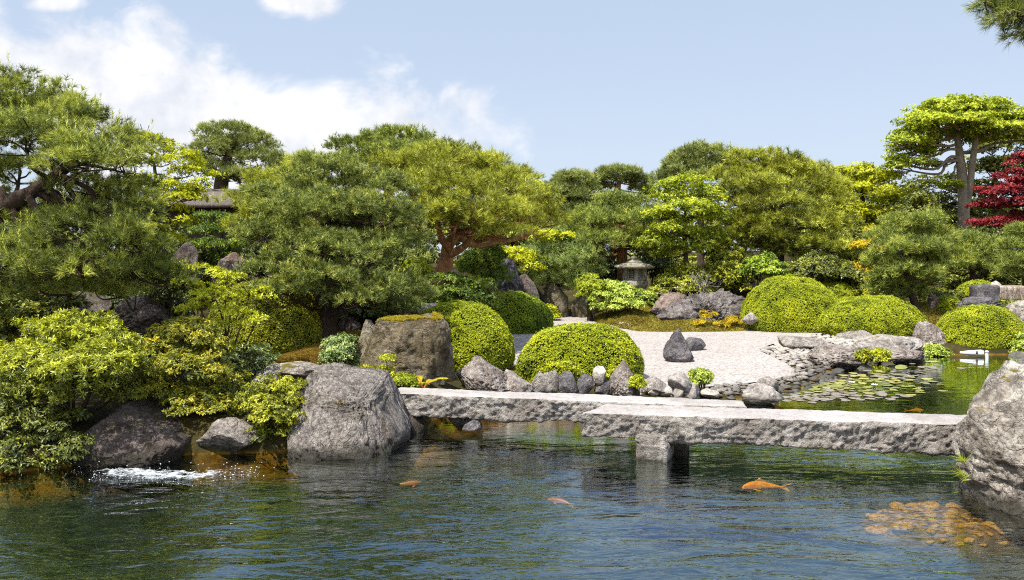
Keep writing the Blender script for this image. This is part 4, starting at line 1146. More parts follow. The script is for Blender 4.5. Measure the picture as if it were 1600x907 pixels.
# ================================================================ clipped azaleas
Az, Ad = LEAF['azalea'], LEAF['azalea_dark']
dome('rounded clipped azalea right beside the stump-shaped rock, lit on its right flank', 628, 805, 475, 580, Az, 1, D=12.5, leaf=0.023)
dome('shaded darker clipped azalea behind two others, left of the gravel path', 742, 866, 458, 517, Ad, 2, D=18.2, n=2.3)  # tree shade put into its leaf colour by the darker material
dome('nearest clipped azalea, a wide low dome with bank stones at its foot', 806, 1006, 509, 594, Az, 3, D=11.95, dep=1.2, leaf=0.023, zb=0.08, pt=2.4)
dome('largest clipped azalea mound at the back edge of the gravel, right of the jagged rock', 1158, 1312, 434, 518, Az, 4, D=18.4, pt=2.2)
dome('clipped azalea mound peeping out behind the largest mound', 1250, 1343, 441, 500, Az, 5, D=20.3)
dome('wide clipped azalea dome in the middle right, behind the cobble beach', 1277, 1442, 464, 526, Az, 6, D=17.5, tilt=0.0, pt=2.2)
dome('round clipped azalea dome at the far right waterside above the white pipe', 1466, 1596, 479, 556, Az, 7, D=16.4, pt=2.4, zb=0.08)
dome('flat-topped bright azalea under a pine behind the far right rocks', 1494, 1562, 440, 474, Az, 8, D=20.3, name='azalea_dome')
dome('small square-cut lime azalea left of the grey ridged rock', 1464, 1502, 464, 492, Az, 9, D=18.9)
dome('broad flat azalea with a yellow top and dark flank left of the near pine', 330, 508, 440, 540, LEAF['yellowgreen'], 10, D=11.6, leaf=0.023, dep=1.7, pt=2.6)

# ================================================================ pines
BP, OP, MP, GP = LEAF['black_pine'], LEAF['olive_pine'], LEAF['mid_pine'], LEAF['grey_pine']
tree('pine_tree', 'big black pine at the left edge with a dark limb sweeping over the pond bank', 'pine tree', 9.0,
     [(-190, None, 0.4, 0.17), (-130, 420, 0.4, 0.15), (-50, 370, 0.2, 0.125), (10, 322, 0.0, 0.105), (55, 298, 0.0, 0.075), (120, 250, 0.2, 0.05)],
     [(25, 165, 85, 42, 0.5), (110, 205, 70, 45, 0.2), (40, 225, 90, 45, -0.3), (180, 235, 55, 45, 0.1), (130, 262, 85, 38, -0.5), (195, 265, 40, 34, 0.2),
      (30, 275, 60, 25, 0.9), (165, 305, 85, 26, 0.4), (222, 335, 42, 30, 0.3), (60, 355, 70, 32, 0.1), (145, 375, 85, 36, -0.2), (220, 388, 50, 34, 0.0), (40, 415, 75, 40, -0.3),
      (130, 430, 80, 34, -0.2), (215, 430, 60, 30, 0.2), (110, 458, 80, 20, 0.3), (195, 460, 60, 18, 0.4), (262, 445, 40, 20, 0.3), (-60, 200, 90, 60, 0.3), (-70, 300, 70, 60, 0.9), (-60, 400, 80, 55, -0.2), (60, 195, 80, 40, 1.3), (150, 345, 90, 40, 1.2)],
     pine_spec(dens=0.74, candle=0.06, candle_len=4.6, cr=0.15, m=11, up=0.5, L=0.088, lump=0.3, fill=0.3), LEAF['black_pine_warm'], BARK['dark'], seed=3, branch_from=0.55)
tree('pine_tree', 'leaning near black pine in the middle left, its dark trunk rising from rusty moss', 'pine tree', 12.4,
     [(506, None, 0.0, 0.19), (508, 505, 0.0, 0.165), (520, 478, 0.0, 0.135), (516, 440, 0.05, 0.11), (500, 400, 0.1, 0.095), (512, 350, 0.15, 0.07), (508, 290, 0.2, 0.04)],
     [(505, 275, 62, 27, 0.2), (565, 298, 62, 36, 0.4), (440, 312, 62, 26, 0.2), (500, 335, 85, 30, -0.3), (590, 350, 68, 40, 0.1), (425, 372, 62, 34, -0.3), (500, 395, 62, 26, -0.8), (570, 405, 75, 36, -0.3),
      (630, 400, 40, 48, 0.5), (440, 425, 52, 26, -0.7), (505, 440, 60, 22, -1.0), (580, 452, 68, 32, -0.6), (635, 462, 42, 32, 0.0), (450, 458, 52, 20, -0.9), (560, 474, 50, 18, -1.0), (612, 484, 45, 18, -0.5), (520, 360, 90, 60, 1.1)],
     pine_spec(dens=0.90, candle=0.05, cr=0.15, m=12, L=0.082, lump=0.3), BP, BARK['dark'], seed=5, branch_from=0.3)
tree('pine_tree', 'wide umbrella-shaped red pine with a forked orange trunk in the middle left', 'pine tree', 16.0,
     [(688, None, 0.0, 0.17), (690, 428, 0.0, 0.145), (697, 408, 0.0, 0.135), (700, 385, 0.0, 0.115), (712, 362, 0.1, 0.10), (700, 330, 0.1, 0.1), (690, 295, 0.2, 0.06)],
     [(690, 262, 95, 26, 0.6), (625, 268, 60, 26, 0.2), (765, 285, 70, 25, 0.4), (690, 298, 85, 26, -0.6), (775, 312, 68, 25, -0.4), (735, 335, 85, 26, -1.1), (800, 342, 45, 24, -0.3), (655, 322, 55, 26, -0.3),
      (680, 340, 40, 16, -0.9), (712, 352, 62, 14, -1.1), (650, 352, 40, 14, -0.6), (790, 365, 45, 12, -0.6), (835, 322, 35, 26, 1.0), (848, 352, 38, 24, 1.4), (720, 290, 100, 40, 1.6)],
     pine_spec(dens=1.0, cr=0.25, m=14), OP, BARK['red'], seed=7, branch_from=0.45)
# the second, twisted leader of the same red pine is a branch of its trunk
_rp = [o for o in bpy.data.objects if o.name.startswith('trunk')][-1]
_org = np.array(_rp.parent.location)
v_, t_ = join_tri([tube(local(np.array([P(694, 402, 15.95), P(722, 388, 15.8), P(738, 368, 15.7), P(742, 345, 15.7)]), _org), [0.085, 0.07, 0.055, 0.03], 10, 7, 0.22, 3),
                   tube(local(np.array([P(703, 392, 15.9), P(690, 372, 15.7), P(684, 352, 15.6), P(675, 330, 15.6)]), _org), [0.08, 0.07, 0.05, 0.03], 10, 7, 0.22, 5),
                   tube(local(np.array([P(735, 365, 15.7), P(780, 375, 15.5), P(815, 372, 15.5), P(838, 360, 15.6)]), _org), [0.05, 0.045, 0.035, 0.02], 8, 6, 0.15, 6)])
link('branch', mesh_np('branch', v_, t_, 3, smooth=True), BARK['red'], _rp)
tree('pine_tree', 'olive flat-headed pine whose top shows behind the umbrella pine on the middle left skyline', 'pine tree', 22.0,
     [(600, None, 0.0, 0.2), (605, 330, 0, 0.16), (612, 250, 0, 0.08)],
     [(618, 224, 62, 17, 0.0), (555, 238, 46, 15, 0.0), (690, 245, 50, 16, 0.4), (640, 250, 80, 22, -0.6), (570, 262, 60, 24, 0.0)],
     pine_spec(dens=1.0, m=14), MP, BARK['red'], seed=9)
tree('pine_tree', 'yellowish pine between the thatched roof and the near leaning pine', 'pine tree', 14.6,
     [(428, None, 0.0, 0.15), (432, 400, 0, 0.12), (430, 330, 0, 0.07)],
     [(435, 290, 52, 22, 0.2), (400, 320, 45, 26, 0.0), (440, 335, 60, 30, -0.3), (400, 355, 45, 26, -0.5), (450, 375, 50, 26, 0.1), (490, 265, 40, 20, 0.8), (480, 320, 50, 40, 0.8)],
     pine_spec(dens=1.0, cr=0.23, m=13, candle=0.03), LEAF['olive_pine'], BARK['dark'], seed=11)
tree('pine_tree', 'tall dark grey-green pine standing behind the thatched roof on the left skyline', 'pine tree', 28.0,
     [(345, None, 0.0, 0.3), (345, 300, 0.0, 0.25), (352, 262, 0.0, 0.18), (360, 235, 0.0, 0.1), (370, 215, 0, 0.05)],
     [(358, 214, 48, 15, 0.0), (330, 236, 36, 18, -0.3), (392, 232, 40, 18, 0.2), (362, 246, 30, 14, 1.2), (405, 258, 42, 20, 0.0), (440, 272, 32, 14, 0.2), (330, 270, 36, 18, 0.0), (372, 282, 40, 16, -0.4), (420, 290, 40, 15, 0.5), (300, 255, 24, 16, 0.8)],
     pine_spec(dens=0.75, m=12, cr=0.26), GP, BARK['dark'], seed=13, branch_from=0.4)
tree('pine_tree', 'dark rounded pine on the skyline, left of the one with bare fanned limbs', 'pine tree', 30.0,
     [(890, None, 0.0, 0.25), (888, 345, 0, 0.18), (892, 300, 0, 0.09)],
     [(898, 287, 36, 13, 0.0), (878, 312, 34, 20, -0.3), (912, 318, 36, 20, 0.2), (885, 340, 42, 22, 0.0), (925, 345, 36, 22, 0.4), (880, 300, 30, 16, 0.6)],
     pine_spec(dens=1.1, m=13, cr=0.28), GP, BARK['dark'], seed=15)
tree('pine_tree', 'small umbrella pine on the skyline with fanned bare limbs under its thin cap', 'pine tree', 32.0,
     [(965, None, 0.0, 0.28), (966, 330, 0, 0.22), (964, 302, 0, 0.15), (968, 285, 0, 0.07)],
     [(968, 274, 36, 8, 0.0), (944, 284, 24, 9, 0.0), (992, 286, 24, 9, 0.2), (935, 300, 24, 14, 0.4), (1003, 300, 18, 10, 0.4), (1015, 312, 14, 16, 1.2)],
     pine_spec(dens=0.95, m=12, cr=0.24), GP, BARK['red'], seed=17, branch_from=0.5)
tree('pine_tree', 'layered pine with a straight red trunk rising just behind the stone lantern', 'pine tree', 23.5,
     [(973, None, 0.0, 0.19), (973, 440, 0, 0.17), (972, 405, 0, 0.15), (972, 360, 0, 0.1), (968, 325, 0, 0.05)],
     [(968, 322, 44, 14, 0.0), (935, 345, 46, 16, -0.2), (995, 345, 40, 15, 0.1), (970, 352, 55, 16, -0.8), (920, 372, 50, 15, 0.0), (1000, 372, 38, 16, -0.4), (960, 382, 60, 16, -0.9), (925, 398, 36, 14, 0.2), (1000, 396, 34, 12, 0.2), (880, 366, 34, 14, 0.6)],
     pine_spec(dens=1.0, m=14, cr=0.27), MP, BARK['red'], seed=19)
tree('pine_tree', 'soft rounded blue-green pine over the ochre rocks at the path end', 'pine tree', 22.8,
     [(866, None, 0.4, 0.11), (868, 450, 0.2, 0.09), (874, 410, 0, 0.05)],
     [(868, 385, 40, 22, 0.0), (838, 405, 30, 20, 0.0), (880, 412, 55, 26, -0.5), (905, 400, 32, 22, 0.2), (846, 432, 36, 20, -0.2), (900, 432, 40, 18, -0.3), (872, 446, 46, 14, -0.5)],
     pine_spec(dens=1.0, m=14, cr=0.24, th=(25, 85)), LEAF['blue_pine'], BARK['dark'], seed=21)
tree('pine_tree', 'spiky blue-green pine top on the skyline behind the bright maple', 'pine tree', 30.0,
     [(1095, None, 0.0, 0.12), (1095, 320, 0, 0.10), (1095, 262, 0, 0.05)],
     [(1098, 246, 42, 12, 0.0), (1070, 262, 34, 14, 0.0), (1115, 262, 38, 14, 0.2), (1090, 280, 50, 18, 0.0), (1050, 285, 30, 14, 0.3)],
     pine_spec(dens=1.0, m=13, candle=0.06, cr=0.26), GP, BARK['dark'], seed=23)
tree('pine_tree', 'largest layered olive pine right of the bright green maple', 'pine tree', 23.0,
     [(1215, None, 0.0, 0.26), (1212, 400, 0, 0.22), (1222, 350, 0, 0.17), (1205, 310, 0.1, 0.13), (1200, 270, 0, 0.07)],
     [(1190, 254, 52, 15, 0.0), (1150, 282, 44, 18, 0.2), (1225, 272, 56, 18, 0.2), (1180, 298, 60, 17, -0.7), (1265, 292, 52, 22, 0.3), (1140, 320, 34, 18, 0.0), (1215, 325, 64, 18, -0.9), (1290, 325, 42, 24, 0.4), (1155, 350, 40, 18, -0.3),
      (1240, 352, 66, 20, -0.7), (1300, 362, 40, 24, 0.3), (1180, 375, 52, 18, -0.6), (1262, 388, 62, 22, -0.4), (1310, 400, 34, 22, 0.6), (1200, 400, 50, 18, 0.0), (1130, 380, 22, 14, 0.4), (1220, 310, 80, 50, 1.4)],
     pine_spec(dens=1.0, m=14, cr=0.28), OP, BARK['dark'], seed=25)
tree('pine_tree', 'bushy cloud-pruned pine behind the middle right azalea domes', 'pine tree', 19.3,
     [(1434, None, 0.0, 0.10), (1428, 470, 0, 0.085), (1416, 440, 0, 0.075), (1420, 400, 0, 0.05), (1424, 365, 0, 0.03)],
     [(1425, 352, 40, 14, 0.0), (1400, 374, 38, 15, 0.0), (1448, 374, 36, 15, 0.1), (1422, 394, 52, 15, -0.5), (1392, 414, 36, 15, 0.0), (1455, 412, 32, 16, 0.0), (1418, 432, 46, 15, -0.5), (1390, 450, 32, 16, 0.0), (1446, 445, 32, 14, 0.2), (1410, 465, 34, 14, 0.2)],
     pine_spec(dens=1.0, m=13, cr=0.22), LEAF['mid_pine'], BARK['dark'], seed=27)
tree('pine_tree', 'low rounded pine below the red maple, behind the squared stone blocks', 'pine tree', 22.0,
     [(1522, None, 0.0, 0.10), (1520, 430, 0, 0.08), (1520, 390, 0, 0.04)],
     [(1518, 382, 34, 14, 0.0), (1500, 400, 30, 14, -0.2), (1540, 400, 30, 14, 0.0), (1518, 418, 44, 14, -0.3), (1552, 425, 28, 12, 0.3), (1490, 425, 26, 14, 0.4)],
     pine_spec(dens=1.1, m=13, cr=0.25), LEAF['mid_pine'], BARK['dark'], seed=29)
tree('pine_tree', 'pine cut by the right edge of the picture below the red maple', 'pine tree', 20.5,
     [(1606, None, 0.0, 0.12), (1604, 440, 0, 0.10), (1602, 390, 0, 0.05)],
     [(1600, 372, 34, 15, 0.0), (1582, 392, 26, 14, -0.1), (1615, 394, 34, 16, 0.0), (1596, 415, 40, 15, -0.3), (1640, 380, 36, 20, 0), (1585, 432, 26, 12, 0.2)],
     pine_spec(dens=1.1, m=13, cr=0.24), LEAF['mid_pine'], BARK['dark'], seed=31)
tree('pine_tree', 'overhanging pine bough with long needles in the top right corner', 'pine tree', 5.6,
     [(2150, None, 0.2, 0.16), (2110, 300, 0.2, 0.14), (2000, 60, 0.2, 0.11), (1860, -50, 0.1, 0.08), (1720, -20, 0.0, 0.05), (1620, 8, 0.0, 0.025)],
     [(1600, -10, 45, 30, 0.0), (1612, 36, 30, 22, 0.0), (1572, 6, 30, 18, 0.1), (1590, 24, 26, 16, -0.1), (1604, 54, 26, 16, 0.0), (1574, 32, 24, 14, 0.05), (1548, 10, 22, 11, 0.1), (1700, -60, 90, 45, 0.1), (1800, -110, 110, 60, 0.3), (1680, 20, 50, 28, -0.1), (1950, -60, 150, 70, 0.4)],
     pine_spec(dens=0.6, m=10, cr=0.085, L=0.075, k=26, w=0.0028, th=(20, 60), up=-0.15), LEAF['black_pine'], BARK['dark'], seed=33, branch_from=0.5)

# ================================================================ broadleaf trees
tree('maple_tree', 'yellow-green maple glowing behind the big left pine', 'maple tree', 13.0,
     [(255, None, 0.0, 0.09), (256, 420, 0, 0.075), (250, 340, 0, 0.05), (240, 250, 0, 0.02)],
     [(222, 215, 26, 24, 0.0), (240, 235, 34, 20, 0.2), (272, 250, 38, 18, -0.1), (302, 272, 34, 16, 0.0), (312, 292, 24, 12, -0.2), (280, 296, 40, 14, 0.3), (240, 290, 38, 14, -0.3), (285, 310, 40, 13, -0.2), (245, 325, 44, 13, -0.3), (225, 250, 30, 20, 0.4), (260, 350, 50, 15, -0.3), (240, 375, 45, 15, 0.0)],
     leaf_spec(dens=0.75, m=14, cr=0.16, L=0.048, k=5), LEAF['maple'], BARK['twig'], seed=41)
tree('maple_tree', 'bright green maple in the centre right, between the lantern pine and the largest olive pine', 'maple tree', 21.8,
     [(1072, None, 0.0, 0.075), (1072, 420, 0, 0.065), (1070, 360, 0, 0.05), (1072, 310, 0, 0.02)],
     [(1068, 290, 42, 14, 0.0), (1040, 310, 34, 16, 0.0), (1095, 306, 36, 16, 0.0), (1070, 328, 50, 15, -0.5), (1030, 340, 30, 14, 0.0), (1105, 338, 34, 18, 0.2), (1050, 362, 44, 14, -0.4), (1095, 370, 36, 16, 0.0), (1030, 382, 34, 12, -0.2), (1075, 392, 40, 14, 0.0), (1040, 402, 20, 7, 0.2)],
     leaf_spec(dens=1.0, m=14, cr=0.24, k=5), LEAF['maple_green'], BARK['twig'], seed=43)
tree('broadleaf_tree', 'wide bright yellow-green tree with dark hollows, left of the tall pale-trunked tree', 'broadleaf tree', 27.5,
     [(1360, None, 0.0, 0.2), (1358, 400, 0, 0.16), (1350, 330, 0, 0.1), (1345, 290, 0, 0.05)],
     [(1335, 272, 44, 12, 0.0), (1375, 282, 40, 14, 0.0), (1310, 292, 34, 14, 0.2), (1350, 305, 52, 15, -0.5), (1400, 312, 34, 16, 0.0), (1325, 330, 40, 15, -0.3), (1380, 340, 48, 15, -0.4), (1420, 345, 30, 16, 0.2), (1345, 365, 46, 14, -0.3), (1400, 372, 36, 14, 0.0)],
     leaf_spec(dens=0.85, m=13, cr=0.3), LEAF['maple'], BARK['twig'], seed=45)
tree('broadleaf_tree', 'tall tree with twin pale trunks and a wide flat light green crown on the right', 'broadleaf tree', 26.5,
     [(1507, None, 0.0, 0.22), (1506, 350, 0, 0.185), (1504, 290, 0, 0.165), (1500, 245, 0, 0.13), (1496, 215, 0, 0.09), (1500, 185, 0, 0.04)],
     [(1500, 172, 66, 13, 0.0), (1450, 190, 44, 12, -0.3), (1550, 182, 55, 13, 0.0), (1600, 194, 40, 14, 0.2), (1430, 215, 32, 11, 0.0), (1490, 192, 60, 11, -0.9), (1420, 238, 34, 11, 0.2), (1400, 252, 20, 8, 0.1), (1570, 205, 50, 12, -0.7), (1625, 215, 36, 14, 0.2), (1540, 200, 50, 12, 0.9), (1455, 235, 20, 7, 0.4), (1485, 292, 20, 6, -0.3), (1502, 178, 72, 20, 0.5), (1440, 206, 34, 13, 0.3), (1404, 262, 22, 7, 0.1), (1432, 256, 22, 7, -0.3), (1560, 214, 60, 14, 0.4), (1470, 258, 18, 6, 0.3), (1490, 214, 44, 10, 0.7), (1415, 226, 34, 11, -0.4), (1640, 185, 50, 20, 0)],
     leaf_spec(dens=0.95, m=13, cr=0.26, flat=0.5), LEAF['tall'], BARK['pale'], seed=47, branch_from=0.55)
_tt = [o for o in bpy.data.objects if o.name.startswith('trunk')][-1]
_org = np.array(_tt.parent.location)
v_, t_ = tube(local(np.array([P(1508, 342, 26.5), P(1515, 295, 26.4), P(1520, 250, 26.3), P(1526, 215, 26.3), P(1540, 190, 26.2)]), _org), [0.10, 0.105, 0.10, 0.08, 0.04], 10, 7, 0.14, 3)
link('second_trunk', mesh_np('second_trunk', v_, t_, 3, smooth=True), BARK['pale'], _tt.parent)
tree('maple_tree', 'crimson Japanese maple at the right edge beside the tall pale trunk', 'maple tree', 23.0,
     [(1620, None, 0.0, 0.14), (1618, 400, 0, 0.12), (1605, 330, 0, 0.08), (1600, 270, 0, 0.03)],
     [(1598, 252, 26, 12, 0.0), (1580, 278, 26, 12, -0.2), (1605, 290, 34, 12, 0.0), (1560, 302, 34, 12, -0.2), (1590, 318, 40, 12, -0.4), (1545, 322, 28, 10, 0.1), (1548, 350, 34, 8, -0.3), (1580, 350, 24, 7, -0.2), (1640, 290, 34, 40, 0.2), (1600, 340, 30, 10, 0.3)],
     leaf_spec(dens=0.95, m=14, cr=0.2, k=5, L=0.07, flat=0.35), LEAF['red'], BARK['twig'], seed=49)
tree('broadleaf_tree', 'dark glossy evergreen tree behind the tall pale trunks', 'broadleaf tree', 29.0,
     [(1555, None, 0.0, 0.2), (1555, 380, 0, 0.16), (1553, 280, 0, 0.08)],
     [(1550, 232, 34, 16, 0.0), (1580, 222, 36, 14, 0.2), (1540, 262, 34, 18, 0.0), (1575, 262, 40, 20, 0.0), (1470, 290, 40, 18, 0.2), (1540, 300, 44, 20, 0.0), (1450, 320, 40, 18, 0.0), (1480, 340, 46, 20, -0.2), (1550, 340, 50, 24, 0), (1610, 260, 40, 40, 0.5)],
     leaf_spec(dens=0.95, m=12, cr=0.32), LEAF['evergreen'], BARK['twig'], seed=51)

tree('broadleaf_tree', 'dark evergreen tree between the largest olive pine and the bright yellow-green tree', 'broadleaf tree', 31.0,
     [(1315, None, 0.0, 0.2), (1312, 360, 0, 0.15), (1310, 300, 0, 0.07)],
     [(1300, 285, 44, 18, 0.0), (1345, 292, 44, 18, 0.2), (1285, 315, 44, 20, 0.0), (1400, 305, 44, 20, 0.3), (1360, 330, 60, 24, 0), (1435, 325, 44, 24, 0.4), (1310, 350, 60, 24, 0)],
     leaf_spec(dens=0.9, m=12, cr=0.32), LEAF['evergreen'], BARK['twig'], seed=53)
tree('broadleaf_tree', 'mid green tree just showing over the right shoulder of the umbrella pine', 'broadleaf tree', 27.0,
     [(848, None, 0.0, 0.15), (846, 360, 0, 0.11), (844, 310, 0, 0.05)],
     [(838, 300, 26, 16, 0.0), (812, 302, 26, 18, 0.2), (856, 322, 26, 18, 0.0), (825, 330, 40, 20, 0.2), (850, 350, 40, 20, 0)],
     leaf_spec(dens=1.0, m=12), LEAF['maple_green'], BARK['twig'], seed=54)
# ================================================================ shrubs
SP = leaf_spec
shrub('thick pieris bush in the left foreground with a dome of lime new shoots', -10, 232, 486, 660, 8.2,
      {'make': lambda rng, W, D, seed: (lambda q: [tufts(rng, q[0], q[1], 0.056, 9, 0.016, (40, 92), 0.4, 'quad', np.clip(0.30 + 0.22 * (q[0][:, 2] > 0.9) * rng.uniform(0.2, 2.0, len(q[0])) + q[2] * 0.3 - 0.1, 0, 1), 0.18, 0.10, 0.12)])(crown_points(rng, W, 0.11, 1.1, 10, -0.4, 0.7, 0.3, 0.8, seed, 0.35))},
      LEAF['pieris'], 61, name='pieris_bush', shapes=[(110, 520, 70, 28, 0.1), (175, 545, 52, 26, -0.1), (60, 560, 66, 26, -0.2), (130, 575, 75, 28, -0.5), (20, 590, 55, 34, -0.3), (200, 580, 40, 26, -0.1), (70, 610, 60, 30, -0.4), (0, 630, 50, 40, -0.3), (140, 600, 50, 20, -0.3), (-50, 600, 60, 60, 0), (190, 610, 46, 18, 0.1), (110, 560, 80, 40, 0.4)])
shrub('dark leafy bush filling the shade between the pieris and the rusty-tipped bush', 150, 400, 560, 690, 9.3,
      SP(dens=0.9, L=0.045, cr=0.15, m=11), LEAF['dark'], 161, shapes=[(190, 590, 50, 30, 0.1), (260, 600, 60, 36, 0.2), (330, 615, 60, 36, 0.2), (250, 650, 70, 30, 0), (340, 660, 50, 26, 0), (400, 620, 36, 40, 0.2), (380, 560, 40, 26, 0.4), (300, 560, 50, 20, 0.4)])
shrub('loose olive bush with rusty yellow tips between the pieris and the low azalea', 205, 375, 498, 690, 8.7,
      SP(dens=1.0, L=0.036, k=7, wr=0.45, cr=0.10, m=12), LEAF['rusty'], 62, shapes=[(290, 520, 50, 22, 0.2), (325, 545, 40, 24, 0.1), (250, 550, 45, 22, 0.0), (290, 580, 66, 26, -0.2), (345, 600, 38, 30, 0.1), (240, 610, 44, 26, -0.3), (310, 630, 56, 28, -0.3), (355, 650, 30, 30, -0.1), (260, 650, 40, 20, 0.1)])
shrub('low yellow-flecked azalea hanging over the water left of the big boulder', 374, 470, 580, 700, 8.35,
      SP(dens=0.95, L=0.03, k=7, wr=0.5, cr=0.09, m=13), LEAF['yellowgreen'], 63, shapes=[(425, 605, 44, 18, 0.2), (400, 630, 34, 22, -0.1), (445, 632, 26, 24, 0.0), (425, 655, 42, 24, -0.2), (452, 672, 18, 20, -0.1), (405, 680, 26, 16, -0.1)])
shrub('airy lime green shrub of thin stems above the rusty-tipped bush', 268, 425, 412, 545, 10.3,
      SP(dens=0.6, L=0.042, k=6, wr=0.45, cr=0.14, m=11, flat=0.35), LEAF['lime'], 64, shapes=[(312, 425, 36, 13, 0.2), (350, 438, 40, 13, 0.1), (295, 448, 34, 12, 0.0), (335, 462, 50, 13, -0.2), (390, 462, 44, 13, 0.2), (300, 480, 34, 14, -0.2), (360, 490, 40, 13, -0.3), (400, 505, 30, 12, -0.2), (330, 512, 36, 14, -0.3)])
shrub('dark leafy tangle trailing into the water at the lower left corner', -20, 130, 640, 742, 7.7,
      SP(dens=0.75, L=0.045, k=6, wr=0.42, cr=0.12, m=10, droop=0.5), LEAF['evergreen'], 65, shapes=[(20, 665, 50, 30, 0.1), (70, 680, 46, 26, 0.0), (30, 705, 50, 26, -0.1), (95, 705, 34, 24, -0.1), (60, 640, 60, 26, 0.2), (105, 655, 34, 20, 0.15), (10, 725, 40, 16, -0.25), (-30, 690, 40, 40, 0.1), (60, 728, 40, 10, -0.2), (115, 690, 22, 12, -0.1)])
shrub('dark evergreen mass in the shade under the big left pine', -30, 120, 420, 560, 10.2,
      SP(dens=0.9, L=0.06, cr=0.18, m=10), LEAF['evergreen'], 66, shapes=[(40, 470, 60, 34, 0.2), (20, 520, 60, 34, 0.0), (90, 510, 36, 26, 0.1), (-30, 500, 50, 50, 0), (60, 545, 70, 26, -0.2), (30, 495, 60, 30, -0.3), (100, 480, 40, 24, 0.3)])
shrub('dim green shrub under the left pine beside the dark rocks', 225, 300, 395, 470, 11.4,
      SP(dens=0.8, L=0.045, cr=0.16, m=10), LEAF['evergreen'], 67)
shrub('flat-tiered dark conifer in the shade below the hut roof', 288, 395, 325, 425, 16.0,
      SP(dens=0.9, L=0.075, k=7, wr=0.3, cr=0.2, m=12, flat=0.25, up=0.2), LEAF['cedar'], 68, name='cedar_shrub', shapes=[(340, 342, 40, 8, 0.2), (320, 362, 34, 8, 0.0), (362, 362, 36, 8, 0.1), (340, 382, 50, 9, -0.2), (315, 402, 36, 9, 0.0), (368, 400, 36, 9, 0.1), (345, 418, 44, 10, 0)])
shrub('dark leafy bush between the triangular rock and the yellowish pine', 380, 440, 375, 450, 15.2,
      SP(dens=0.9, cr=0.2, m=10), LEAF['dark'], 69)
shrub('cool grey-green plant growing in front of the near pine trunk by the stump-shaped rock', 500, 566, 518, 578, 11.0,
      SP(dens=0.8, L=0.040, k=7, wr=0.4, cr=0.10, m=10), LEAF['cool'], 70)
shrub('cool dark-leaved plant at the left end of the rusty moss mound', 370, 432, 540, 592, 10.2,
      SP(dens=0.8, L=0.040, k=7, wr=0.4, cr=0.10, m=10), LEAF['cool'], 71)
shrub('yellow-green sapling at the foot of the stump-shaped rock', 588, 626, 553, 606, 9.9,
      SP(dens=0.55, L=0.040, k=6, wr=0.45, cr=0.07, m=6), LEAF['lime'], 72, shapes=[(604, 562, 9, 6, 0), (600, 580, 14, 8, 0), (612, 590, 14, 8, -0.05), (598, 600, 16, 7, 0.0)])
shrub('small leafy seedling left of the yellow-green sapling', 556, 592, 570, 598, 10.0,
      SP(dens=0.5, L=0.04, k=6, wr=0.45, cr=0.07, m=6), LEAF['yellowgreen'], 73)
shrub('low green weeds between the sapling and the golden fern', 612, 650, 585, 606, 9.8,
      SP(dens=0.5, L=0.035, k=6, wr=0.35, cr=0.06, m=6), LEAF['maple_green'], 74)
shrub('tiered dark green shrub below the forked orange trunk', 658, 780, 428, 482, 14.9,
      SP(dens=0.95, L=0.065, k=6, wr=0.35, cr=0.17, m=12, flat=0.35), LEAF['cedar'], 75, shapes=[(700, 440, 42, 10, 0.2), (745, 446, 30, 10, 0.1), (690, 458, 48, 11, -0.1), (740, 464, 38, 11, 0.0), (690, 474, 40, 10, 0.0), (752, 478, 26, 8, -0.1)])
shrub('yellow-tipped spray shrub right of the tiered dark shrub', 722, 785, 434, 480, 15.6,
      SP(dens=0.9, L=0.07, k=6, wr=0.4, cr=0.17, m=11, flat=0.35), LEAF['yellowgreen'], 76, shapes=[(752, 444, 28, 8, 0), (740, 458, 26, 9, -0.1), (768, 462, 18, 9, 0), (752, 474, 26, 8, 0)])
shrub('drooping dark conifer under the right side of the umbrella pine', 718, 795, 372, 442, 18.0,
      SP(dens=1.0, L=0.09, k=7, wr=0.22, cr=0.2, m=12, flat=0.3, up=0.1), LEAF['cedar'], 77, name='cedar_shrub')
shrub('bright lime bush behind the black pitted rock', 765, 850, 382, 430, 21.5,
      SP(dens=1.0, cr=0.22, m=12), LEAF['maple'], 78, shapes=[(800, 396, 32, 9, 0.0), (828, 405, 24, 12, 0.1), (785, 408, 24, 9, 0), (825, 420, 20, 9, 0), (862, 372, 40, 10, 0.9)])
shrub('small green shrub between the two ochre rocks and the lantern rhododendron', 900, 945, 428, 470, 21.0,
      SP(dens=0.9, cr=0.18, m=11, flat=0.35), LEAF['maple_green'], 79)
shrub('pale fresh rhododendron mound left of the lantern', 920, 984, 440, 494, 20.6,
      SP(dens=0.95, L=0.085, k=7, wr=0.4, cr=0.15, m=9), LEAF['rhodo'], 80, shapes=[(958, 450, 22, 10, 0.2), (940, 466, 20, 12, 0.0), (968, 460, 18, 10, 0.1), (934, 482, 16, 10, -0.1), (952, 478, 18, 10, 0.0)])
shrub('pale fresh rhododendron mound right in front of the lantern base', 950, 1026, 450, 490, 20.2,
      SP(dens=0.95, L=0.085, k=7, wr=0.4, cr=0.15, m=9), LEAF['rhodo'], 81, shapes=[(985, 460, 22, 9, 0.1), (970, 470, 20, 10, 0.0), (1005, 466, 18, 9, 0.2), (962, 482, 16, 7, -0.1), (990, 478, 26, 8, -0.1)])
shrub('dark red-flecked bush in the shadow behind the lantern', 925, 970, 395, 450, 25.0,
      SP(dens=0.9, cr=0.22, m=10), LEAF['dark'], 82)
shrub('olive small-leaved bush right of the lantern, behind the jagged rock', 1014, 1130, 414, 470, 21.8,
      SP(dens=0.95, cr=0.2, m=11), LEAF['yellowgreen'], 83)
shrub('upright yellow-olive bush left of the largest azalea mound', 1098, 1168, 375, 465, 22.0,
      SP(dens=0.9, cr=0.2, m=11), LEAF['yellowgreen'], 84)
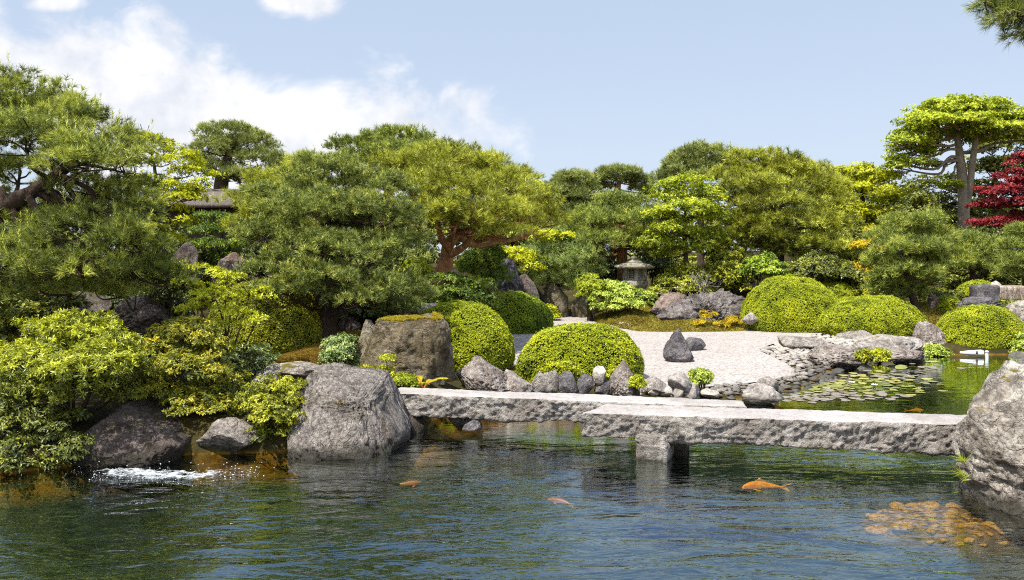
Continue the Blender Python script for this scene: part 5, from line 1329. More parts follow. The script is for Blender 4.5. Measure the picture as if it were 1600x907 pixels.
shrub('round dark green bush under the largest olive pine', 1160, 1226, 395, 440, 20.6,
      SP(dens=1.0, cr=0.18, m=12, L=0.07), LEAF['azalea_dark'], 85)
shrub('wide dark green bush under the right half of the largest olive pine', 1215, 1345, 395, 450, 21.4,
      SP(dens=1.0, cr=0.2, m=12), LEAF['evergreen'], 86)
shrub('golden yellow bush between the olive pine and the cloud-pruned pine', 1336, 1392, 350, 470, 21.6,
      SP(dens=0.85, cr=0.2, m=11), LEAF['gold'], 87, shapes=[(1365, 362, 20, 12, 0.2), (1355, 385, 22, 14, 0), (1380, 395, 18, 16, 0.2), (1352, 420, 20, 12, 0.1), (1368, 440, 26, 12, 0.1)])
shrub('dull green bush at the foot of the golden bush', 1325, 1400, 425, 478, 20.8,
      SP(dens=0.9, cr=0.2, m=11), LEAF['yellowgreen'], 88)
shrub('yellow-leaved weeds on the moss at the foot of the jagged rock', 1082, 1162, 486, 512, 19.0,
      SP(dens=0.45, L=0.06, k=6, wr=0.35, cr=0.09, m=7), LEAF['gold'], 89, shapes=[(1108, 494, 14, 7, 0), (1138, 502, 18, 6, 0), (1154, 506, 14, 5, 0), (1095, 506, 12, 4, -0.1), (1124, 508, 16, 4, -0.1)])
shrub('yellow-green sprigs at the foot of the nearest azalea dome', 846, 960, 566, 592, 11.7,
      SP(dens=0.4, L=0.040, k=6, wr=0.35, cr=0.06, m=6), LEAF['lime'], 90, shapes=[(868, 574, 16, 7, 0), (892, 572, 14, 8, 0.05), (848, 582, 12, 5, 0), (905, 584, 12, 5, 0), (938, 588, 12, 6, -0.1), (957, 580, 6, 8, 0)])
shrub('small fresh green bush on the bank stones right of the pointed rock', 1074, 1116, 574, 606, 10.9,
      SP(dens=0.6, L=0.040, k=7, wr=0.35, cr=0.07, m=8), LEAF['rhodo'], 91)
shrub('thin yellow-green sprig beside the pointed rock', 984, 1006, 588, 606, 10.5,
      SP(dens=0.5, L=0.040, k=6, wr=0.35, cr=0.05, m=6), LEAF['lime'], 92)
shrub('small red-leaved seedling by the ochre rock at the path end', 842, 872, 478, 498, 21.2,
      SP(dens=0.6, cr=0.09, m=7, L=0.06), LEAF['lime'], 93)
shrub('pale green bush at the right edge above the far waterline', 1572, 1640, 516, 556, 16.4,
      SP(dens=0.8, cr=0.12, m=9, L=0.06), LEAF['rhodo'], 94)
shrub('green weeds under the tall brown-grey rock at the far waterline', 1440, 1480, 540, 558, 16.0,
      SP(dens=0.5, cr=0.08, m=7, L=0.05), LEAF['rhodo'], 95)
shrub('yellow-green water weeds at the foot of the layered rocks', 1362, 1392, 548, 566, 15.0,
      SP(dens=0.5, cr=0.08, m=7, L=0.06), LEAF['lime'], 96)
shrub('yellow-brown tussock at the foot of the mossy rock mass', 1338, 1362, 548, 566, 14.3,
      SP(dens=0.5, cr=0.08, m=7, L=0.05), LEAF['yellowgreen'], 97)

# bare twiggy shrub
def bare_shrub():
    rng = np.random.default_rng(4); D = 21.0; base = P(1098, 440, D); base[2] = H(base[0], D)
    root = thing('bare_shrub', 'leafless grey twiggy shrub below the bright green maple', 'shrub', base)
    def br(p, d, l, r, dep, acc):
        e = p + d * l + rng.normal(0, 0.05 * l, 3); acc.append(tube([p, (p + e) / 2 + rng.normal(0, 0.04 * l, 3), e], [r, r * 0.8, r * 0.6], 5, 3))
        if dep > 0:
            for k in range(3):
                nd_ = unit(d + rng.normal(0, 0.5, 3) + np.array([0, 0, 0.1])); br(e, nd_, l * rng.uniform(0.55, 0.8), r * 0.6, dep - 1, acc)
    for s in range(6):
        acc = []; d = unit(np.array([rng.normal(0, 0.7), rng.normal(-0.2, 0.3), 1.0])); br(np.zeros(3), d, 0.55, 0.02, 3, acc)
        v_, t_ = join_tri(acc); link('branch', mesh_np('branch', v_, t_, 3, smooth=True), BARK['bare'], root)
bare_shrub()

# far wood closing the gaps between the trees: one mass
def far_wood():
    rng = np.random.default_rng(90)
    W = []
    for u in range(-500, 2200, 38):
        D = rng.uniform(33, 37)
        for v, rv in ((430, 40), (375, 34), (338 + rng.uniform(-8, 14), 26)):
            W.append((P(u + rng.uniform(-15, 15), v, D + (430 - v) * 0.02), (44 * D / F, 1.0, rv * D / F)))
    parts = leaf_spec(dens=0.5, L=0.24, k=5, cr=0.55, m=10)['make'](rng, W, 34, 5)
    o = foliage_obj('woodland', parts, LEAF['evergreen'], None, (0, 0, 0))
    prop(o, 'dark mass of evergreen wood closing the garden behind the trees', 'woodland', kind='stuff')
far_wood()
for i, (u0, u1, vt, vb, D, lf, lab) in enumerate([
    (440, 560, 330, 470, 19.5, 'evergreen', 'dark evergreen bush deep behind the leaning near pine'),
    (560, 690, 380, 470, 18.5, 'dark', 'dark evergreen bush left of the forked orange trunk'),
    (590, 680, 400, 450, 17.2, 'maple_green', 'patch of bright bush glimpsed between the near pine and the orange trunk'),
    (745, 850, 330, 400, 24.0, 'mid', 'olive bush behind the right limb of the umbrella pine'),
    (990, 1060, 370, 440, 25.0, 'dark', 'dark bush behind the lantern roof, right of the red trunk'),
    (1100, 1180, 400, 450, 24.5, 'dark', 'dark bush behind the upright yellow-olive bush'),
    (1290, 1370, 330, 440, 26.0, 'evergreen', 'green bush in the hollow left of the golden bush'),
    (1380, 1480, 300, 400, 26.0, 'evergreen', 'glossy bush behind the cloud-pruned pine'),
    (1470, 1600, 350, 450, 25.0, 'dark', 'dark bush under the red maple'),
    (1450, 1640, 420, 460, 23.5, 'evergreen', 'green hedge-like bush behind the low rounded pine'),
    (180, 330, 340, 470, 15.5, 'dark', 'dark bush behind the yellow-green maple'),
    (1436, 1505, 452, 492, 20.4, 'evergreen', 'green bush in the gap beside the small square-cut lime azalea'),
    (1500, 1640, 470, 500, 19.6, 'evergreen', 'low green bush below the squared stone blocks'),
    (512, 620, 440, 512, 14.2, 'dark', 'dark bush behind the stump-shaped rock under the near pine'),
    (120, 310, 425, 505, 12.2, 'dark', 'low dark bush behind the shaded rocks under the left pine'),
    (-60, 150, 330, 470, 13.0, 'dark', 'dark bush behind the sweeping limb of the left pine'),
    ]):
    shrub(lab, u0, u1, vt, vb, D, SP(dens=0.85, cr=0.12 + 0.006 * D, m=10), LEAF['mid_pine' if lf == 'mid' else lf], 200 + i)

# ================================================================ ferns
def fern(label, u, v, D, R_, n, mat, stem, seed, up=1.0):
    rng = np.random.default_rng(seed); base = P(u, v, D); base[2] = H(base[0], D) - 0.01
    root = thing('fern', label, 'fern', base)
    for i in range(n):
        a = 2 * np.pi * i / n + rng.normal(0, 0.25); L = R_ * rng.uniform(0.75, 1.15)
        dirh = np.array([math.cos(a), math.sin(a), 0])
        t = np.linspace(0, 1, 22)
        spine = dirh * (L * 0.85 * t ** 1.2)[:, None] + np.array([0, 0, 1.0]) * (up * L * (0.95 * t - 0.55 * t * t))[:, None]
        tan = unit(np.gradient(spine, axis=0)); side = unit(np.cross(tan, np.array([0, 0, 1.0])))
        V, T = [], []
        for k in range(6, 22):
            wl = 0.30 * L * math.sin(math.pi * (0.12 + 0.88 * (1 - (k - 6) / 16.0)) ** 0.8) * (1.0 if k < 20 else 0.6)
            for s in (-1, 1):
                b = spine[k]; d = unit(side[k] * s + tan[k] * 0.45 + np.array([0, 0, -0.1])); e = b + d * max(wl, 0.02)
                m_ = (b + e) / 2; ww = tan[k] * 0.018 * L / 0.3
                V += [b, m_ + ww, e, m_ - ww]; tt = float(np.clip(0.5 + rng.normal(0, 0.15), 0, 1)); T += [tt] * 4
        fr = link('frond', mesh_np('frond', np.array(V), np.arange(len(V)), 4, tint=np.array(T)), mat, root)
        v_, t_ = tube(spine[::3], np.linspace(0.006, 0.002, len(spine[::3])), 5, 3)
        link('stalk', mesh_np('stalk', v_, t_, 3, smooth=True), stem, fr)
ST_RED = simple('red fern stalk', (0.42, 0.10, 0.03)); ST_OL = simple('olive fern stalk', (0.2, 0.15, 0.05))
fern('golden fern with red stalks at the left end of the rear bridge slab', 661, 600, 10.0, 0.30, 9, LEAF['fern'], ST_RED, 1, 1.1)
fern('olive fern standing against the azalea beside the stump-shaped rock', 740, 562, 10.9, 0.30, 9, LEAF['fern_olive'], ST_OL, 2, 1.2)
fern('small fern low between the stump-shaped rock and the brown pyramid rock', 704, 585, 10.2, 0.2, 7, LEAF['fern'], ST_OL, 3, 0.8)
fern('dim fern right of the golden fern under the stump-shaped rock', 690, 598, 10.0, 0.17, 7, LEAF['maple_green'], ST_OL, 4, 0.9)

# ================================================================ moss
def moss_mound(label, pts_px, D0, z0, hgt, mat_tuft, seed, n, base_mat, L=0.03, power=0.6):
    """low mound over an outline given on plan"""
    poly = smooth_poly(pts_px, 4); rng = np.random.default_rng(seed)
    x0, y0 = poly.min(0); x1, y1 = poly.max(0)
    xs = np.linspace(x0, x1, 70); ys = np.linspace(y0, y1, 60); Xm, Ym = np.meshgrid(xs, ys)
    def hz(x, y):
        d = -sdpoly(x, y, poly); md = 0.5 * min(x1 - x0, y1 - y0)
        base = Hv(x.ravel(), y.ravel()).reshape(x.shape); base = np.where(d > 0, base, base)
        p = np.stack([x, y, x * 0], -1).reshape(-1, 3)
        return base + np.where(d > 0, hgt * np.clip(d / md, 0, 1) ** power, -0.06 + d * 0.5) * (1 + 0.15 * vnoise(p * 2, seed).reshape(x.shape)) + 0.012 * fbm(p * 6, seed, 3).reshape(x.shape)
    Zm = hz(Xm, Ym); keep = sdpoly(Xm, Ym, poly) < 0.08
    idx = np.arange(Xm.size).reshape(Xm.shape); qd = np.stack([idx[:-1, :-1], idx[:-1, 1:], idx[1:, 1:], idx[1:, :-1]], -1).reshape(-1, 4)
    qd = qd[keep.ravel()[qd].all(1)]
    o = link('moss', mesh_np('moss', np.stack([Xm, Ym, Zm], -1).reshape(-1, 3), qd, 4, smooth=True), base_mat)
    prop(o, kind='structure')
    q = np.stack([rng.uniform(x0, x1, n * 3), rng.uniform(y0, y1, n * 3)], 1); q = q[sdpoly(q[:, 0], q[:, 1], poly) < 0.02][:n]
    p = np.stack([q[:, 0], q[:, 1], hz(q[:, 0], q[:, 1])], 1)
    tt = np.clip(0.5 + 0.35 * fbm(p * 3.5, seed + 3, 3) + rng.normal(0, 0.1, len(p)), 0, 1)
    f = foliage_obj('moss_tufts', [tufts(rng, p, np.array([0, 0, 1.0]) + rng.normal(0, 0.5, p.shape), L, 6, L * 0.35, (10, 75), 0.4, 'tri', tt, 0.1)], mat_tuft, None, (0, 0, 0))
    prop(f, label, 'moss', kind='stuff')
MB = plain_mat('moss cushion', (0.05, 0.035, 0.01), (0.17, 0.12, 0.025), 14, 1.0, 0.95, 0.1, (1, 1, 1), 0.03)
MR = plain_mat('rusty moss cushion', (0.06, 0.026, 0.008), (0.17, 0.085, 0.02), 14, 1.0, 0.95, 0.1, (1, 1, 1), 0.03)
moss_mound('golden brown moss slope in front of the lantern', [GG(928, 500), GG(950, 512), GG(1008, 514), GG(1040, 510), GG(1050, 500), (4.6, 22.6), (2.6, 22.8)], 19, 0.3, 0.34, LEAF['mosstuft'], 3, 9000, MB, 0.05)
moss_mound('brown moss strip below the jagged rock along the gravel', [GG(985, 517), GG(1060, 519.5), GG(1160, 518), GG(1200, 513), GG(1150, 503), GG(1020, 507)], 18, 0.3, 0.20, LEAF['mosstuft'], 5, 7000, MB, 0.045)
moss_mound('rusty moss hummock at the foot of the near leaning pine', [(-3.42, 10.75), (-2.7, 10.55), (-2.25, 10.9), (-2.3, 11.7), (-2.9, 12.1), (-3.5, 11.5)], 11, 0.5, 0.26, LEAF['redleaf'], 7, 16000, MR, 0.03)
moss_mound('orange-brown moss patch right of the near pine trunk', [(-3.0, 12.0), (-2.0, 11.7), (-1.9, 12.8), (-2.6, 13.6), (-3.4, 13.0)], 12, 0.6, 0.06, LEAF['redleaf'], 8, 9000, MR, 0.03)
moss_mound('yellow-brown moss ledge below the two left azalea domes', [GG(770, 585), GG(800, 592), GG(850, 598), GG(850, 582), GG(790, 572)], 11, 0.3, 0.05, LEAF['mosstuft'], 9, 3500, MB, 0.03)
moss_mound('brown moss bank behind the right azalea domes', [(8.6, 17.6), (10.6, 17.6), (11.5, 19.5), (9.5, 20.2), (8.2, 19.2)], 18, 0.3, 0.08, LEAF['mosstuft'], 11, 5000, MB, 0.05)
# ================================================================ lantern
def lathe_poly(prof, sides, rot=0.0):
    """prof [(r,z)]; n-sided stack"""
    a = np.linspace(0, 2 * np.pi, sides, endpoint=False) + rot
    V = np.concatenate([np.stack([r * np.cos(a), r * np.sin(a), np.full(sides, z)], 1) for r, z in prof])
    k = len(prof); i = np.arange(k * sides).reshape(k, sides); j = np.roll(i, -1, 1)
    faces = [tuple(q) for q in np.stack([i[:-1], j[:-1], j[1:], i[1:]], -1).reshape(-1, 4)]
    faces += [tuple(i[0][::-1]), tuple(i[-1])]
    return V, faces
def pymesh(name, V, faces, mat, parent, bevel=0.0, smooth=False):
    me = bpy.data.meshes.new(name); me.from_pydata([tuple(map(float, v)) for v in V], [], [tuple(int(a) for a in f) for f in faces]); me.update()
    o = link(name, me, mat, parent)
    if bevel:
        b = o.modifiers.new('Bevel', 'BEVEL'); b.width = bevel; b.segments = 2; b.limit_method = 'ANGLE'
    if smooth:
        me.polygons.foreach_set('use_smooth', np.ones(len(me.polygons), bool))
    return o
def boxv(c, s, rotz=0.0):
    c = np.array(c, float); s = np.array(s, float) / 2
    V = np.array([[x, y, z] for x in (-1, 1) for y in (-1, 1) for z in (-1, 1)]) * s
    ca, sa = math.cos(rotz), math.sin(rotz); V = V @ np.array([[ca, sa, 0], [-sa, ca, 0], [0, 0, 1]]) + c
    return V, [(0, 1, 3, 2), (4, 6, 7, 5), (0, 4, 5, 1), (2, 3, 7, 6), (0, 2, 6, 4), (1, 5, 7, 3)]
def lantern():
    D = 22.3; x = PX(991, D)
    z = lambda v: CAMZ - (v - HOR) / F * D
    z0 = H(x, D) - 0.05; S = D / F
    root = thing('stone_lantern', 'mossy stone snow lantern with a broad low roof and lattice windows, behind the rhododendrons', 'stone lantern', (x, D, z0))
    g = ROCK['lantern']; L = lambda v: z(v) - z0
    rot = math.pi / 2
    V, f = lathe_poly([(13 * S, 0), (12 * S, L(468)), (14 * S, L(464)), (14 * S, L(461))], 6, rot); pymesh('pedestal', V, f, g, root, 0.012)
    V, f = lathe_poly([(14 * S, L(461)), (16 * S, L(457)), (21 * S, L(448)), (22.5 * S, L(446)), (22.5 * S, L(440)), (21.5 * S, L(438))], 6, rot); pymesh('platform', V, f, g, root, 0.012)
    # fire box: six posts, sill, head and lattice windows
    r = 17.5 * S; h0, h1 = L(438), L(419)
    parts_v, parts_f = [], []; off = 0
    def add(V, f):
        nonlocal off
        parts_v.append(V); parts_f.extend([tuple(a + off for a in q) for q in f]); off += len(V)
    for k in range(6):
        a = rot + k * math.pi / 3
        add(*boxv((r * math.cos(a), r * math.sin(a), (h0 + h1) / 2), (0.09, 0.09, h1 - h0), a))
    add(*lathe_poly([(r * 1.0, h0), (r * 1.0, h0 + 0.045)], 6, rot)); add(*lathe_poly([(r * 1.0, h1 - 0.035), (r * 1.0, h1)], 6, rot))
    add(*lathe_poly([(r * 0.55, h0 + 0.04), (r * 0.55, h1 - 0.03)], 6, rot))
    fb = pymesh('fire_box', np.concatenate(parts_v), parts_f, g, root, 0.008)
    for k in range(6):
        a = rot + (k + 0.5) * math.pi / 3; c = np.array([math.cos(a), math.sin(a), 0]) * r * 0.84; t = np.array([-math.sin(a), math.cos(a), 0])
        pv, pf = [], []; o2 = 0
        wl, hl = r * 0.66, (h1 - h0 - 0.10)
        for s in np.linspace(-0.5, 0.5, 6):
            V, f = boxv(c + t * wl * s + np.array([0, 0, (h0 + h1) / 2]), (0.014, 0.014, hl), a); pv.append(V); pf += [tuple(q + o2 for q in F_) for F_ in f]; o2 += 8
        for s in np.linspace(-0.5, 0.5, 5):
            V, f = boxv(c * 1.004 + np.array([0, 0, (h0 + h1) / 2 + hl * s]), (0.012, wl, 0.014), a); pv.append(V); pf += [tuple(q + o2 for q in F_) for F_ in f]; o2 += 8
        pymesh('lattice_window', np.concatenate(pv), pf, g, fb)
    V, f = lathe_poly([(25 * S, L(420)), (30 * S, L(419.5)), (31 * S, L(417.5)), (30.6 * S, L(415.5)), (23 * S, L(413)), (14 * S, L(411)), (10 * S, L(410))], 36, rot)
    rr = np.linalg.norm(V[:, :2], axis=1); an = np.arctan2(V[:, 1], V[:, 0]) - rot
    V[:, :2] *= (1 + 0.05 * np.cos(6 * an) * np.clip(rr / (30 * S), 0, 1))[:, None]
    V[:, 2] += 0.02 * fbm(V * 4, 3, 3)
    pymesh('roof', V, f, g, root, 0.0, True)
    V, f = lathe_poly([(13 * S, L(411)), (12 * S, L(408.5)), (5 * S, L(407)), (4.5 * S, L(405)), (6 * S, L(403.5)), (4 * S, L(401)), (0.6 * S, L(399.5))], 16, rot); pymesh('finial', V, f, g, root, 0.0, True)
lantern()

# ================================================================ thatched hut far left
def hut():
    D = 24.0; S = D / F; x = PX(345, D); z0 = H(x, D); z = lambda v: CAMZ - (v - HOR) / F * D - z0
    root = thing('garden_hut', 'thatched garden hut half hidden behind the maple and pines on the left', 'hut', (x, D, z0))
    th = plain_mat('weathered thatch', (0.13, 0.10, 0.085), (0.31, 0.26, 0.225), 22, 1.0, 0.95, 0.1, (1, 1, 0.25), 0.08)
    wood = plain_mat('dark hut timber', (0.025, 0.018, 0.012), (0.07, 0.05, 0.035), 10, 0.5, 0.85, 0.2, (1, 1, 0.3))
    w = 95 * S; d = 1.5
    n = 24; V = []; f = []
    prof = [(0.80, z(327)), (1.0, z(329)), (1.0, z(323)), (0.62, z(309)), (0.30, z(302)), (0.12, z(300.5))]
    a = np.linspace(0, 2 * np.pi, 48, endpoint=False)
    sq = (np.abs(np.cos(a)) ** 6 + np.abs(np.sin(a)) ** 6) ** (-1 / 6)
    V = np.concatenate([np.stack([r * w * np.cos(a) * sq + (w * 0.35 * np.sign(np.cos(a)) * (1 - r) * 0.6), r * d * np.sin(a) * sq, np.full(48, zz)], 1) for r, zz in prof])
    V[:, 2] += 0.03 * fbm(V * 3, 3, 3)
    k = len(prof); i = np.arange(k * 48).reshape(k, 48); j = np.roll(i, -1, 1)
    f = [tuple(q) for q in np.stack([i[:-1], j[:-1], j[1:], i[1:]], -1).reshape(-1, 4)] + [tuple(i[0][::-1]), tuple(i[-1])]
    rf = pymesh('roof', V, f, th, root, 0.0, True)
    V, f = boxv((0, 0, z(299.5)), (w * 0.7, 0.22, 0.12)); pymesh('ridge_cap', V, f, th, rf, 0.03)
    V, f = boxv((0, 0.1, z(329) / 2), (w * 1.5, d * 1.5, z(329) + 0.1)); pymesh('wall', V, f, wood, root)
    for sx in (-1, 1):
        V, f = boxv((sx * w * 0.82, -d * 0.84, z(329) / 2), (0.13, 0.13, z(329) + 0.12)); pymesh('post', V, f, wood, root, 0.01)
hut()

# ================================================================ koi
def koi(label, u, v, length, head, mats, depth=-0.055, seed=1, bend=0.25):
    loc = G(u, v, depth); root = thing('koi', label, 'fish', (loc[0], loc[1], depth))
    n = 26; t = np.linspace(0, 1, n); L = length
    wd = 0.13 * L * np.sin(np.pi * np.clip(t * 0.92 + 0.06, 0, 1)) ** 0.75 * (1 - 0.45 * t); hg = wd * 1.25
    xs = (0.5 - t) * L; ys = bend * L * (t - 0.35) ** 2
    a = np.linspace(0, 2 * np.pi, 14, endpoint=False)
    V = np.stack([np.repeat(xs[:, None], 14, 1), ys[:, None] + wd[:, None] * np.cos(a)[None], hg[:, None] * np.sin(a)[None]], -1).reshape(-1, 3)
    i = np.arange(n * 14).reshape(n, 14); j = np.roll(i, -1, 1)
    f = [tuple(q) for q in np.stack([i[:-1], i[1:], j[1:], j[:-1]], -1).reshape(-1, 4)] + [tuple(i[0]), tuple(i[-1][::-1])]
    b = pymesh('body', V, f, mats[0], root, 0, True)
    ye = ys[-1]
    V = [(-0.46 * L, ye, 0.02 * L), (-0.70 * L, ye + 0.10 * L, 0.10 * L), (-0.60 * L, ye + 0.04 * L, 0.0), (-0.68 * L, ye + 0.08 * L, -0.10 * L), (-0.46 * L, ye, -0.02 * L)]
    V2 = [(x_, y_ + 0.006, z_) for x_, y_, z_ in V]
    pymesh('tail_fin', V + V2, [(0, 1, 2, 4), (4, 2, 3), (9, 7, 6, 5), (8, 7, 9), (0, 5, 6, 1), (1, 6, 7, 2), (2, 7, 8, 3), (3, 8, 9, 4), (4, 9, 5, 0)], mats[1], root)
    for s in (-1, 1):
        V = [(0.22 * L, s * 0.10 * L, -0.03 * L), (0.12 * L, s * 0.22 * L, -0.05 * L), (0.05 * L, s * 0.19 * L, -0.05 * L), (0.14 * L, s * 0.09 * L, -0.04 * L)]
        pymesh('pectoral_fin', V + [(x_, y_, z_ - 0.005) for x_, y_, z_ in V], [(0, 1, 2, 3), (7, 6, 5, 4), (0, 4, 5, 1), (1, 5, 6, 2), (2, 6, 7, 3), (3, 7, 4, 0)], mats[1], root)
    V = [(0.12 * L, 0.0, 0.14 * L), (0.0, 0.004, 0.20 * L), (-0.18 * L, 0.0, 0.12 * L), (-0.18 * L, 0.0, 0.09 * L), (0.1 * L, 0, 0.09 * L)]
    pymesh('dorsal_fin', V + [(x_, y_ + 0.006, z_) for x_, y_, z_ in V], [(0, 1, 2, 3, 4), (9, 8, 7, 6, 5), (0, 5, 6, 1), (1, 6, 7, 2), (2, 7, 8, 3), (3, 8, 9, 4), (4, 9, 5, 0)], mats[1], root)
    root.rotation_euler = (0, 0, head)
KO = simple('orange koi scales', (0.9, 0.33, 0.01), 0.35); KF = simple('pale koi fins', (0.8, 0.40, 0.06), 0.4)
KP = simple('pink koi scales', (0.40, 0.17, 0.11), 0.4)
koi('bright orange koi swimming under the front bridge slab', 1186, 760, 0.36, math.radians(195), (KO, KF), -0.066, 1, 0.5)
koi('faint pink koi under the ripples in the middle of the pond', 875, 784, 0.24, math.radians(150), (KP, KP), -0.22)
koi('faint reddish koi in the shallow water near the big left boulder', 640, 757, 0.26, math.radians(20), (KP, KP), -0.34)
koi('dim orange koi just behind the front slab in the far water', 1432, 642, 0.22, math.radians(10), (KO, KF), -0.05)

# ================================================================ white pipe and post at the far waterline
WH = simple('white plastic', (0.78, 0.78, 0.76), 0.4)
g0 = G(1520, 556, 0.02)
V, T = tube([(-0.22, 0.06, 0.05), (-0.12, 0.04, 0.05), (0.10, -0.02, 0.055), (0.17, -0.04, 0.055), (0.19, -0.045, 0.055)], [0.022, 0.04, 0.062, 0.06, 0.035], 16, 5)
root = thing('float', 'white tapered plastic float lying at the waterline below the far right azalea', 'float', g0)
link('shell', mesh_np('shell', V, T, 3, smooth=True), WH, root)
V, T = tube([(0.02, -0.07, 0.075), (0.05, -0.08, 0.075)], [0.03, 0.03], 12, 3)
link('valve', mesh_np('valve', V, T, 3, smooth=True), simple('dark valve', (0.1, 0.1, 0.1)), root)
g0 = G(1542, 560, 0.0)
root = thing('water_pipe', 'short white upright pipe standing in the water beside the white float', 'pipe', g0)
V, T = tube([(0, 0, -0.2), (0, 0, 0.0), (0, 0, 0.115), (0, 0, 0.12)], [0.03, 0.03, 0.03, 0.027], 16, 4)
link('pipe', mesh_np('pipe', V, T, 3, smooth=True), WH, root)
V, T = tube([(0, 0, 0.112), (0, 0, 0.125), (0, 0, 0.15)], [0.036, 0.037, 0.022], 16, 4)
link('cap', mesh_np('cap', V, T, 3, smooth=True), simple('grey cap', (0.5, 0.5, 0.5)), root)

# ================================================================ lily pads
def lilies():
    rng = np.random.default_rng(31)
    cols = {'green': foliage_mat('green lily pad', (0.05, 0.065, 0.02), (0.105, 0.13, 0.045), (0.17, 0.19, 0.09), 0.1, 0.05, 0.4),
            'yellow': foliage_mat('yellowing lily pad', (0.10, 0.11, 0.05), (0.17, 0.18, 0.08), (0.24, 0.25, 0.13), 0.1, 0.05, 0.4),
            'brown': foliage_mat('faded brown lily pad', (0.07, 0.07, 0.07), (0.115, 0.115, 0.125), (0.17, 0.17, 0.19), 0.1, 0.05, 0.4)}
    mesh = {}
    for nm, m in cols.items():
        for k in range(4):
            a = np.linspace(0.16, 2 * np.pi - 0.16, 26)
            rr = 1 + 0.06 * np.sin(a * 3 + k) + rng.normal(0, 0.015, 26)
            top = np.concatenate([[[0, 0, 0.03]], np.stack([0.5 * rr * np.cos(a), 0.5 * rr * np.sin(a), np.full(26, 0.03)], 1), np.stack([rr * np.cos(a), rr * np.sin(a), 0.03 + 0.05 * np.maximum(0, np.sin(a * 2 + k)) ], 1)])
            bot = top - np.array([0, 0, 0.03]); V = np.concatenate([top, bot]); n = len(top)
            T = []
            for i in range(25):
                T += [(0, 1 + i, 2 + i), (1 + i, 27 + i, 28 + i), (1 + i, 28 + i, 2 + i), (27 + i, n + 27 + i, n + 28 + i), (27 + i, n + 28 + i, 28 + i)]
                T += [(n, n + 2 + i, n + 1 + i), (n + 1 + i, n + 28 + i, n + 27 + i), (n + 1 + i, n + 2 + i, n + 28 + i)]
            tint = np.clip(0.5 + rng.normal(0, 0.2) + 0.12 * np.sin(np.arange(len(V))), 0, 1)
            me = mesh_np('lily_pad', V, np.array(T), 3, tint=tint, smooth=False); me.materials.append(m); mesh[(nm, k)] = me
    zones = [('green', 30, 1365, 604, 66, 7), ('yellow', 14, 1390, 607, 60, 8), ('brown', 44, 1325, 617, 62, 7), ('brown', 20, 1400, 587, 40, 7), ('yellow', 16, 1405, 592, 38, 6), ('green', 10, 1300, 608, 40, 8), ('brown', 14, 1260, 622, 30, 5), ('yellow', 10, 1288, 606, 26, 5), ('brown', 16, 1430, 576, 34, 5), ('yellow', 12, 1350, 590, 40, 7), ('yellow', 8, 1440, 566, 24, 4)]
    labs = {'green': 'green floating lily pad among the paler ones behind the bridge', 'yellow': 'yellowing floating lily pad in the patch behind the bridge', 'brown': 'faded brown lily pad floating in the patch behind the bridge'}
    got = []
    for nm, n, u, v, su, sv in zones:
        c = 0; t = 0
        while c < n and t < 600:
            t += 1
            p = G(u + rng.normal(0, su * 0.55), v + rng.normal(0, sv * 0.55), 0.0)
            if sd1(p, pond) > -0.03: continue
            if p[1] < 9.9: continue
            r = rng.uniform(0.04, 0.09)
            if any((p[0] - g[0]) ** 2 + (p[1] - g[1]) ** 2 < (0.85 * (r + g[2])) ** 2 for g in got): continue
            got.append((p[0], p[1], r)); c += 1
            o = bpy.data.objects.new('lily_pad', mesh[(nm, rng.integers(4))]); C.objects.link(o)
            o.location = (p[0], p[1], 0.003 + rng.uniform(0, 0.006)); o.scale = (r, r, r); o.rotation_euler = (rng.normal(0, 0.03), rng.normal(0, 0.03), rng.uniform(0, 6.3))
            prop(o, labs[nm], 'lily pad', nm + ' lily pads behind the bridge')
    # a few raised leaves
    for (u, v, s) in ((1408, 574, 0.10), (1400, 583, 0.11), (1425, 576, 0.09), (1392, 572, 0.08)):
        p = G(u, v, 0.06); o = bpy.data.objects.new('lily_pad', mesh[('green', rng.integers(4))]); C.objects.link(o)
        o.location = p; o.scale = (s, s, s); o.rotation_euler = (rng.normal(0.1, 0.2), rng.normal(0, 0.25), rng.uniform(0, 6.3))
        prop(o, 'green lily leaf standing clear of the water near the far stones', 'lily pad', 'raised lily leaves near the far stones')
    # two white water lilies
    wm = simple('white lily petals', (0.85, 0.84, 0.80), 0.5)
    for (u, v, lab) in ((1331, 600, 'white water lily flower nearest the slab, left one of two'), (1366, 604, 'white water lily flower among green pads, right one of two')):
        p = G(u, v, 0.0); root = thing('water_lily', lab, 'flower', (p[0], p[1], 0.01))
        for ring_, (n, r, up) in enumerate(((8, 0.06, 0.5), (6, 0.045, 1.1))):
            for k in range(n):
                a = 2 * np.pi * (k + 0.5 * ring_) / n; d = np.array([math.cos(a), math.sin(a), up]); d = d / np.linalg.norm(d); s = np.array([-math.sin(a), math.cos(a), 0])
                V = [(0, 0, 0), *[tuple(d * r * 0.55 + s * r * 0.22 * q + np.array([0, 0, -0.004])) for q in (1,)], tuple(d * r), tuple(d * r * 0.55 - s * r * 0.22 + np.array([0, 0, -0.004])), (0, 0, 0.006), tuple(d * r * 0.55 + np.array([0, 0, 0.004]))]
                pymesh('petal', V, [(0, 1, 5), (1, 2, 5), (2, 3, 5), (3, 0, 5), (0, 3, 2, 1)], wm, root)
lilies()

